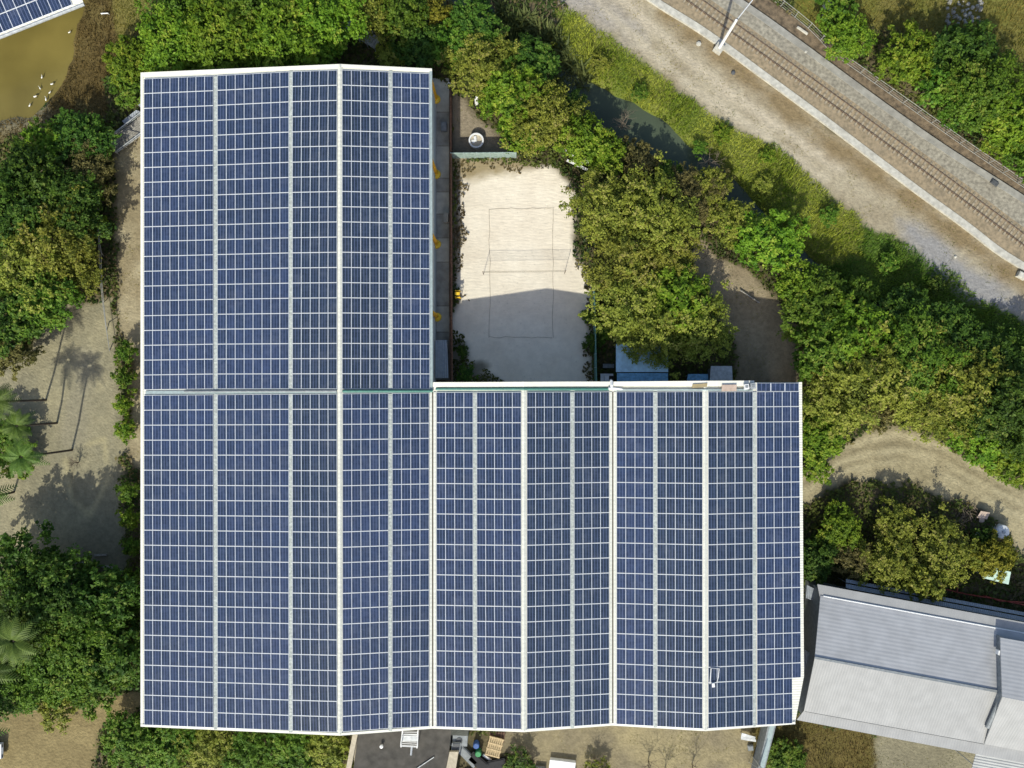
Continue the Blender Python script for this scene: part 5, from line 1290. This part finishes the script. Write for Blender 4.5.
for a in TREES:
    tree(*a, airy=(a[3] in ('olive', 'dry') and a[2] > 25))

# palms: bare leaning stems whose shadows cross the yard, drooping fronds on top
def palm_crown(seed, nf=20, L=1.0):
    rng = np.random.default_rng(seed); V = []; Q = []; T = []
    for k in range(nf):
        a = k * 2.39996 + rng.normal() * .15; el = rng.uniform(.05, .95); ln = L * rng.uniform(.8, 1.1); n = 15; pts = []
        for i in range(n + 1):
            s = i / n; r_ = ln * (s * math.cos(el * (1 - s * .5))); z = ln * (math.sin(el) * s - .62 * s * s)
            pts.append(np.array([math.cos(a) * r_, math.sin(a) * r_, z]))
        side = np.array([-math.sin(a), math.cos(a), 0])
        for i in range(2, n):
            d = pts[i + 1] - pts[i - 1]; d /= np.linalg.norm(d); w_ = ln * .20 * math.sin(math.pi * (i / n) ** .7) + .03
            for s in (-1, 1):
                tip = pts[i] + side * s * w_ + d * w_ * .55 - np.array([0, 0, w_ * .35]); q = d * ln * .026; b_ = len(V)
                V += [pts[i] - q, pts[i] + q, tip + q * .3, tip - q * .3]; Q.append((b_, b_ + 1, b_ + 2, b_ + 3)); T.append(min(1, max(0, .2 + .5 * rng.random() + .3 * (el > .5))))
    o = fast_mesh("crown", np.array(V), np.array(Q), LEAF['palm'], tint=np.array(T)); me = o.data; bpy.data.objects.remove(o); return me
PALM = [palm_crown(s) for s in (11, 12)]
def palm(px, py, h, L, label, lean=(0, 0)):
    b0 = P(px, py); o = thing("palm_tree", b0, label, "palm tree", "palm trees on the left"); tp = Vector((lean[0], lean[1], h))
    t = MB(); t.tube([(0, 0, 0), tuple(tp * .35 + Vector((.12, 0, 0))), tuple(tp * .7), tuple(tp)], .13, 8, .10); t.build("trunk", M['bark_dark'], o, local=True)
    c = bpy.data.objects.new("crown", random.choice(PALM)); COL.objects.link(c); c.parent = o; c.location = tp; c.scale = (L, L, L); c.rotation_euler = (0, 0, random.uniform(0, 6))
palm(46, 400, 8.5, 2.4, "palm whose dark stem meets the yard farthest up")
palm(57, 423, 6.2, 2.2, "shortest palm, its stem between the other two beside the yard", (-.6, 0))
palm(72, 450, 8.3, 2.4, "palm whose dark stem stands farthest right and lowest in the yard", (-.5, 0))
palm(14, 492, 5.0, 3.0, "low palm with bright fronds at the left edge of the shaded yard")
palm(40, 640, 9.5, 3.4, "tall palm with spiky fronds in the lower left wood")
palm(16, 705, 7.5, 3.2, "palm at the left frame edge above the white car")
palm(70, 612, 10.0, 3.2, "tallest palm, fronds reaching over the shaded yard's kerb")
palm(788, 765, .9, 1.9, "small palm bush with bright fronds on the brown lawn")

def bare(px, py, h, label, seed, nm="bare_shrub"):
    rng = random.Random(seed); t = MB()
    def grow(p, d, L, r_, lv):
        q = p + d * L; t.tube([p, p.lerp(q, .5) + Vector((rng.uniform(-.05, .05), rng.uniform(-.05, .05), 0)), q], r_, 5, r_ * .55)
        if lv:
            for _ in range(3 if lv > 1 else 4):
                dd = (d + Vector((rng.uniform(-1.3, 1.3), rng.uniform(-1.3, 1.3), rng.uniform(-.2, .4)))).normalized(); grow(p.lerp(q, rng.uniform(.5, 1)), dd, L * rng.uniform(.65, .85), r_ * .55, lv - 1)
    b0 = P(px, py)
    for _ in range(3): grow(b0, Vector((rng.uniform(-.25, .25), rng.uniform(-.25, .25), 1)).normalized(), h * .4, .05, 3)
    tag(t.build(nm, M['twig']), label, "shrub", "bare shrubs")
bare(594, 757, 3.0, "leafless shrub left in the clearing above the white container", 1); bare(648, 760, 3.2, "leafless shrub in the middle of the clearing", 2)
bare(665, 768, 3.4, "leafless shrub at the bottom frame edge of the clearing", 3); bare(692, 764, 3.0, "leafless brown shrub at the clearing's right side", 4)
bare(524, 752, 2.6, "leafless shrub beside the pallet stack", 5); bare(79, 462, 2.0, "leafless sapling alone in the left yard below the palms' stems", 6)
bare(708, 165, 3.5, "leafless grey shrub leaning over the canal", 7); bare(622, 128, 3.0, "leafless grey twigs standing in the canal's dark water", 8)
o = thing("brushwood_heap", P(966, 516), "heap of pale dry brushwood between the olive tree and dirt track", "brushwood")
rng = random.Random(5); t = MB(); p = P(966, 516)
for k in range(90):
    a = rng.uniform(0, 6.28); r_ = rng.uniform(0, 1.7); q = Vector((p.x + math.cos(a) * r_ * 1.2, p.y + math.sin(a) * r_, rng.uniform(.05, .8 - .3 * r_))); dd = Vector((rng.uniform(-1, 1), rng.uniform(-1, 1), rng.uniform(-.2, .3))) * .7
    t.tube([q - dd, q + dd], .04, 4, .015)
t.build("branches", M['twig'], o)
t = MB(); q = P(979, 514); t.slab([Vector((q.x - .7, q.y - .3, .75)), Vector((q.x + .5, q.y - .5, .7)), Vector((q.x + .8, q.y + .3, .8)), Vector((q.x - .3, q.y + .5, .85))], .05)
t.slab([Vector((q.x - .3, q.y - .9, .5)), Vector((q.x + .3, q.y - .9, .5)), Vector((q.x + .3, q.y - .2, .6)), Vector((q.x - .3, q.y - .3, .6))], .05); t.build("broken_board", M['pink_card'], o)
t = MB(); rng = random.Random(9)
for k in range(40):
    q = P(963 - 8 + rng.uniform(-14, 22) - 145, 18 + rng.uniform(-24, 10)); q = P(826 + rng.uniform(-3, 3) - (k % 20) * .25 + 4, -6 + (k % 20) * 1.25); s = rng.uniform(.15, .4); t.lathe((q.x, q.y, 0), [(s, 0), (s * .8, s * .6), (s * .2, s * .8)], 6)
tag(t.build("rubble", M['concrete_light']), kind="stuff")
t = MB()
for k in range(60):
    q = P(952 + rng.uniform(-6, 30), 16 - rng.uniform(-8, 18)); s = rng.uniform(.08, .3); t.lathe((q.x, q.y, 0), [(s, 0), (s * .8, s * .6), (s * .2, s * .8)], 6)
tag(t.build("rubble", M['concrete']), kind="stuff")

# ------------------------------------------------------------------ ground cover that nobody could count
def footprint(pts): return wp(pts)
NO_GROW = [footprint([(150, 80), (432, 76), (452, 90), (452, 384), (800, 384), (800, 700), (792, 716), (150, 716)]), footprint([(812, 592), (1060, 640), (1060, 770), (800, 716)]),
           footprint([(350, 730), (452, 735), (440, 800), (340, 800)]), footprint([(455, 735), (505, 735), (505, 768), (455, 768)])]
TRACKBED = [(p.x, p.y) for p in offset(kL, -.6)] + [(p.x, p.y) for p in reversed(offset(eL, 2.2))]
def scatter(name, zones, dens, size, m, hmax, seed, blade=False, region=None, tint_scale=4.0, clump=.0, dead=False, floor=-.30):
    rng = np.random.default_rng(seed); A = (GX1 - GX0) * (GY1 - GY0); n = int(A * dens)
    x = rng.uniform(GX0 + 6, GX1 - 6, n); y = rng.uniform(GY0 + 6, GY1 - 6, n)
    gi = np.clip(((x - GX0) / GS).round().astype(int), 0, NX - 1); gj = np.clip(((y - GY0) / GS).round().astype(int), 0, NY - 1)
    keep = np.isin(ZID[gj, gi], zones) if zones is not None else np.ones(n, bool)
    if region is not None: keep &= poly_sd(x, y, wp(region)) + (vnoise(x, y, 2.0, seed + 3, 3) - .5) * 3 < 0
    for f in NO_GROW: keep &= poly_sd(x, y, f) > 0
    keep &= poly_sd(x, y, TRACKBED) > .1
    if clump: keep &= vnoise(x, y, 1.6, seed + 5, 3) > clump
    x, y = x[keep], y[keep]; z = ground_z(x, y); ok = z > (floor if not dead else -9); x, y, z = x[ok], y[ok], z[ok]; n = len(x)
    h = hmax * np.clip(vnoise(x, y, 2.4, seed + 1, 3) * 1.9 - .45, .08, 1)
    tn = np.clip((vnoise(x, y, tint_scale, seed + 2, 4) - .5) * 2.0 + .45 + rng.normal(size=n) * .16, 0, 1)
    if blade:
        a = rng.uniform(0, 6.28, n); ln = size * rng.uniform(.6, 1.4, n); w_ = ln * .12; lean = rng.uniform(.35, .95, n)
        d = np.stack([np.cos(a), np.sin(a)], 1); V = np.empty((n, 3, 3)); s = np.stack([-d[:, 1], d[:, 0]], 1)
        V[:, 0, :2] = np.stack([x, y], 1) - s * w_[:, None]; V[:, 1, :2] = np.stack([x, y], 1) + s * w_[:, None]; V[:, 2, :2] = np.stack([x, y], 1) + d * (ln * lean)[:, None]
        V[:, 0, 2] = z; V[:, 1, 2] = z; V[:, 2, 2] = z + ln * np.sqrt(1 - lean ** 2) * (.5 + h / hmax)
        o = fast_mesh(name, V.reshape(-1, 3), np.arange(n * 3).reshape(-1, 3), m, tint=tn)
    else:
        c = np.stack([x, y, z + h * rng.uniform(.35, 1, n)], 1); nn = np.array([0, 0, .9]) + rng.normal(size=(n, 3)) * .55; nn /= np.linalg.norm(nn, axis=1)[:, None]
        s = size * rng.uniform(.6, 1.4, n); V, Q = quads(c, nn, s, s * .6, rng); o = fast_mesh(name, V, Q, m, tint=tn)
    return tag(o, kind="stuff")
scatter("undergrowth", [0], 15, .22, M['undergrowth'], .8, 51)
scatter("undergrowth", [0], 5, .22, M['undergrowth_dry'], .7, 52, clump=.5)
scatter("grass", zn['lush_bank'], 42, .42, M['lush_grass'], .6, 63, blade=True, floor=-.6)
scatter("grass", zn['canal_bank'], 42, .42, M['bank_grass'], .6, 53, blade=True, floor=-.6)
scatter("grass", zn['meadow'], 34, .34, M['meadow_grass'], .5, 54, blade=True)
scatter("grass", zn['lawn'], 34, .26, M['brown_grass'], .3, 55, blade=True)
scatter("weeds", zn['pond_bank'], 34, .34, M['brown_grass'], .6, 56, blade=True)
scatter("weeds", zn['dirt_road'] + zn['clearing'] + zn['footpath'] + zn['passage'], 8, .2, M['meadow_grass'], .18, 57, blade=True, clump=.58)
scatter("weeds", zn['sand_court'], 30, .17, M['undergrowth'], .3, 58, region=[(448, 335), (462, 338), (468, 356), (484, 362), (505, 384), (448, 386)], clump=.42)
scatter("weeds", zn['sand_court'], 26, .15, M['undergrowth_dry'], .3, 59, region=[(448, 150), (530, 158), (548, 168), (510, 170), (470, 174), (462, 200), (461, 300), (448, 300)], clump=.42)
scatter("weeds", zn['sand_court'], 30, .17, M['undergrowth_dry'], .4, 60, region=[(562, 160), (600, 200), (600, 384), (588, 384), (584, 300), (574, 240), (577, 200)], clump=.40)
scatter("reeds", None, 40, 1.5, M['reeds'], 1.6, 61, blade=True, region=[(500, 10), (545, 22), (585, 70), (588, 92), (560, 95), (520, 70), (495, 35)], clump=.35, dead=True)
scatter("reeds", None, 26, .9, M['bank_grass'], 1.0, 62, blade=True, region=[(565, 60), (600, 95), (660, 130), (720, 165), (800, 240), (860, 292), (855, 302), (790, 254), (714, 182), (650, 144), (590, 110), (560, 78)], clump=.45, dead=False)
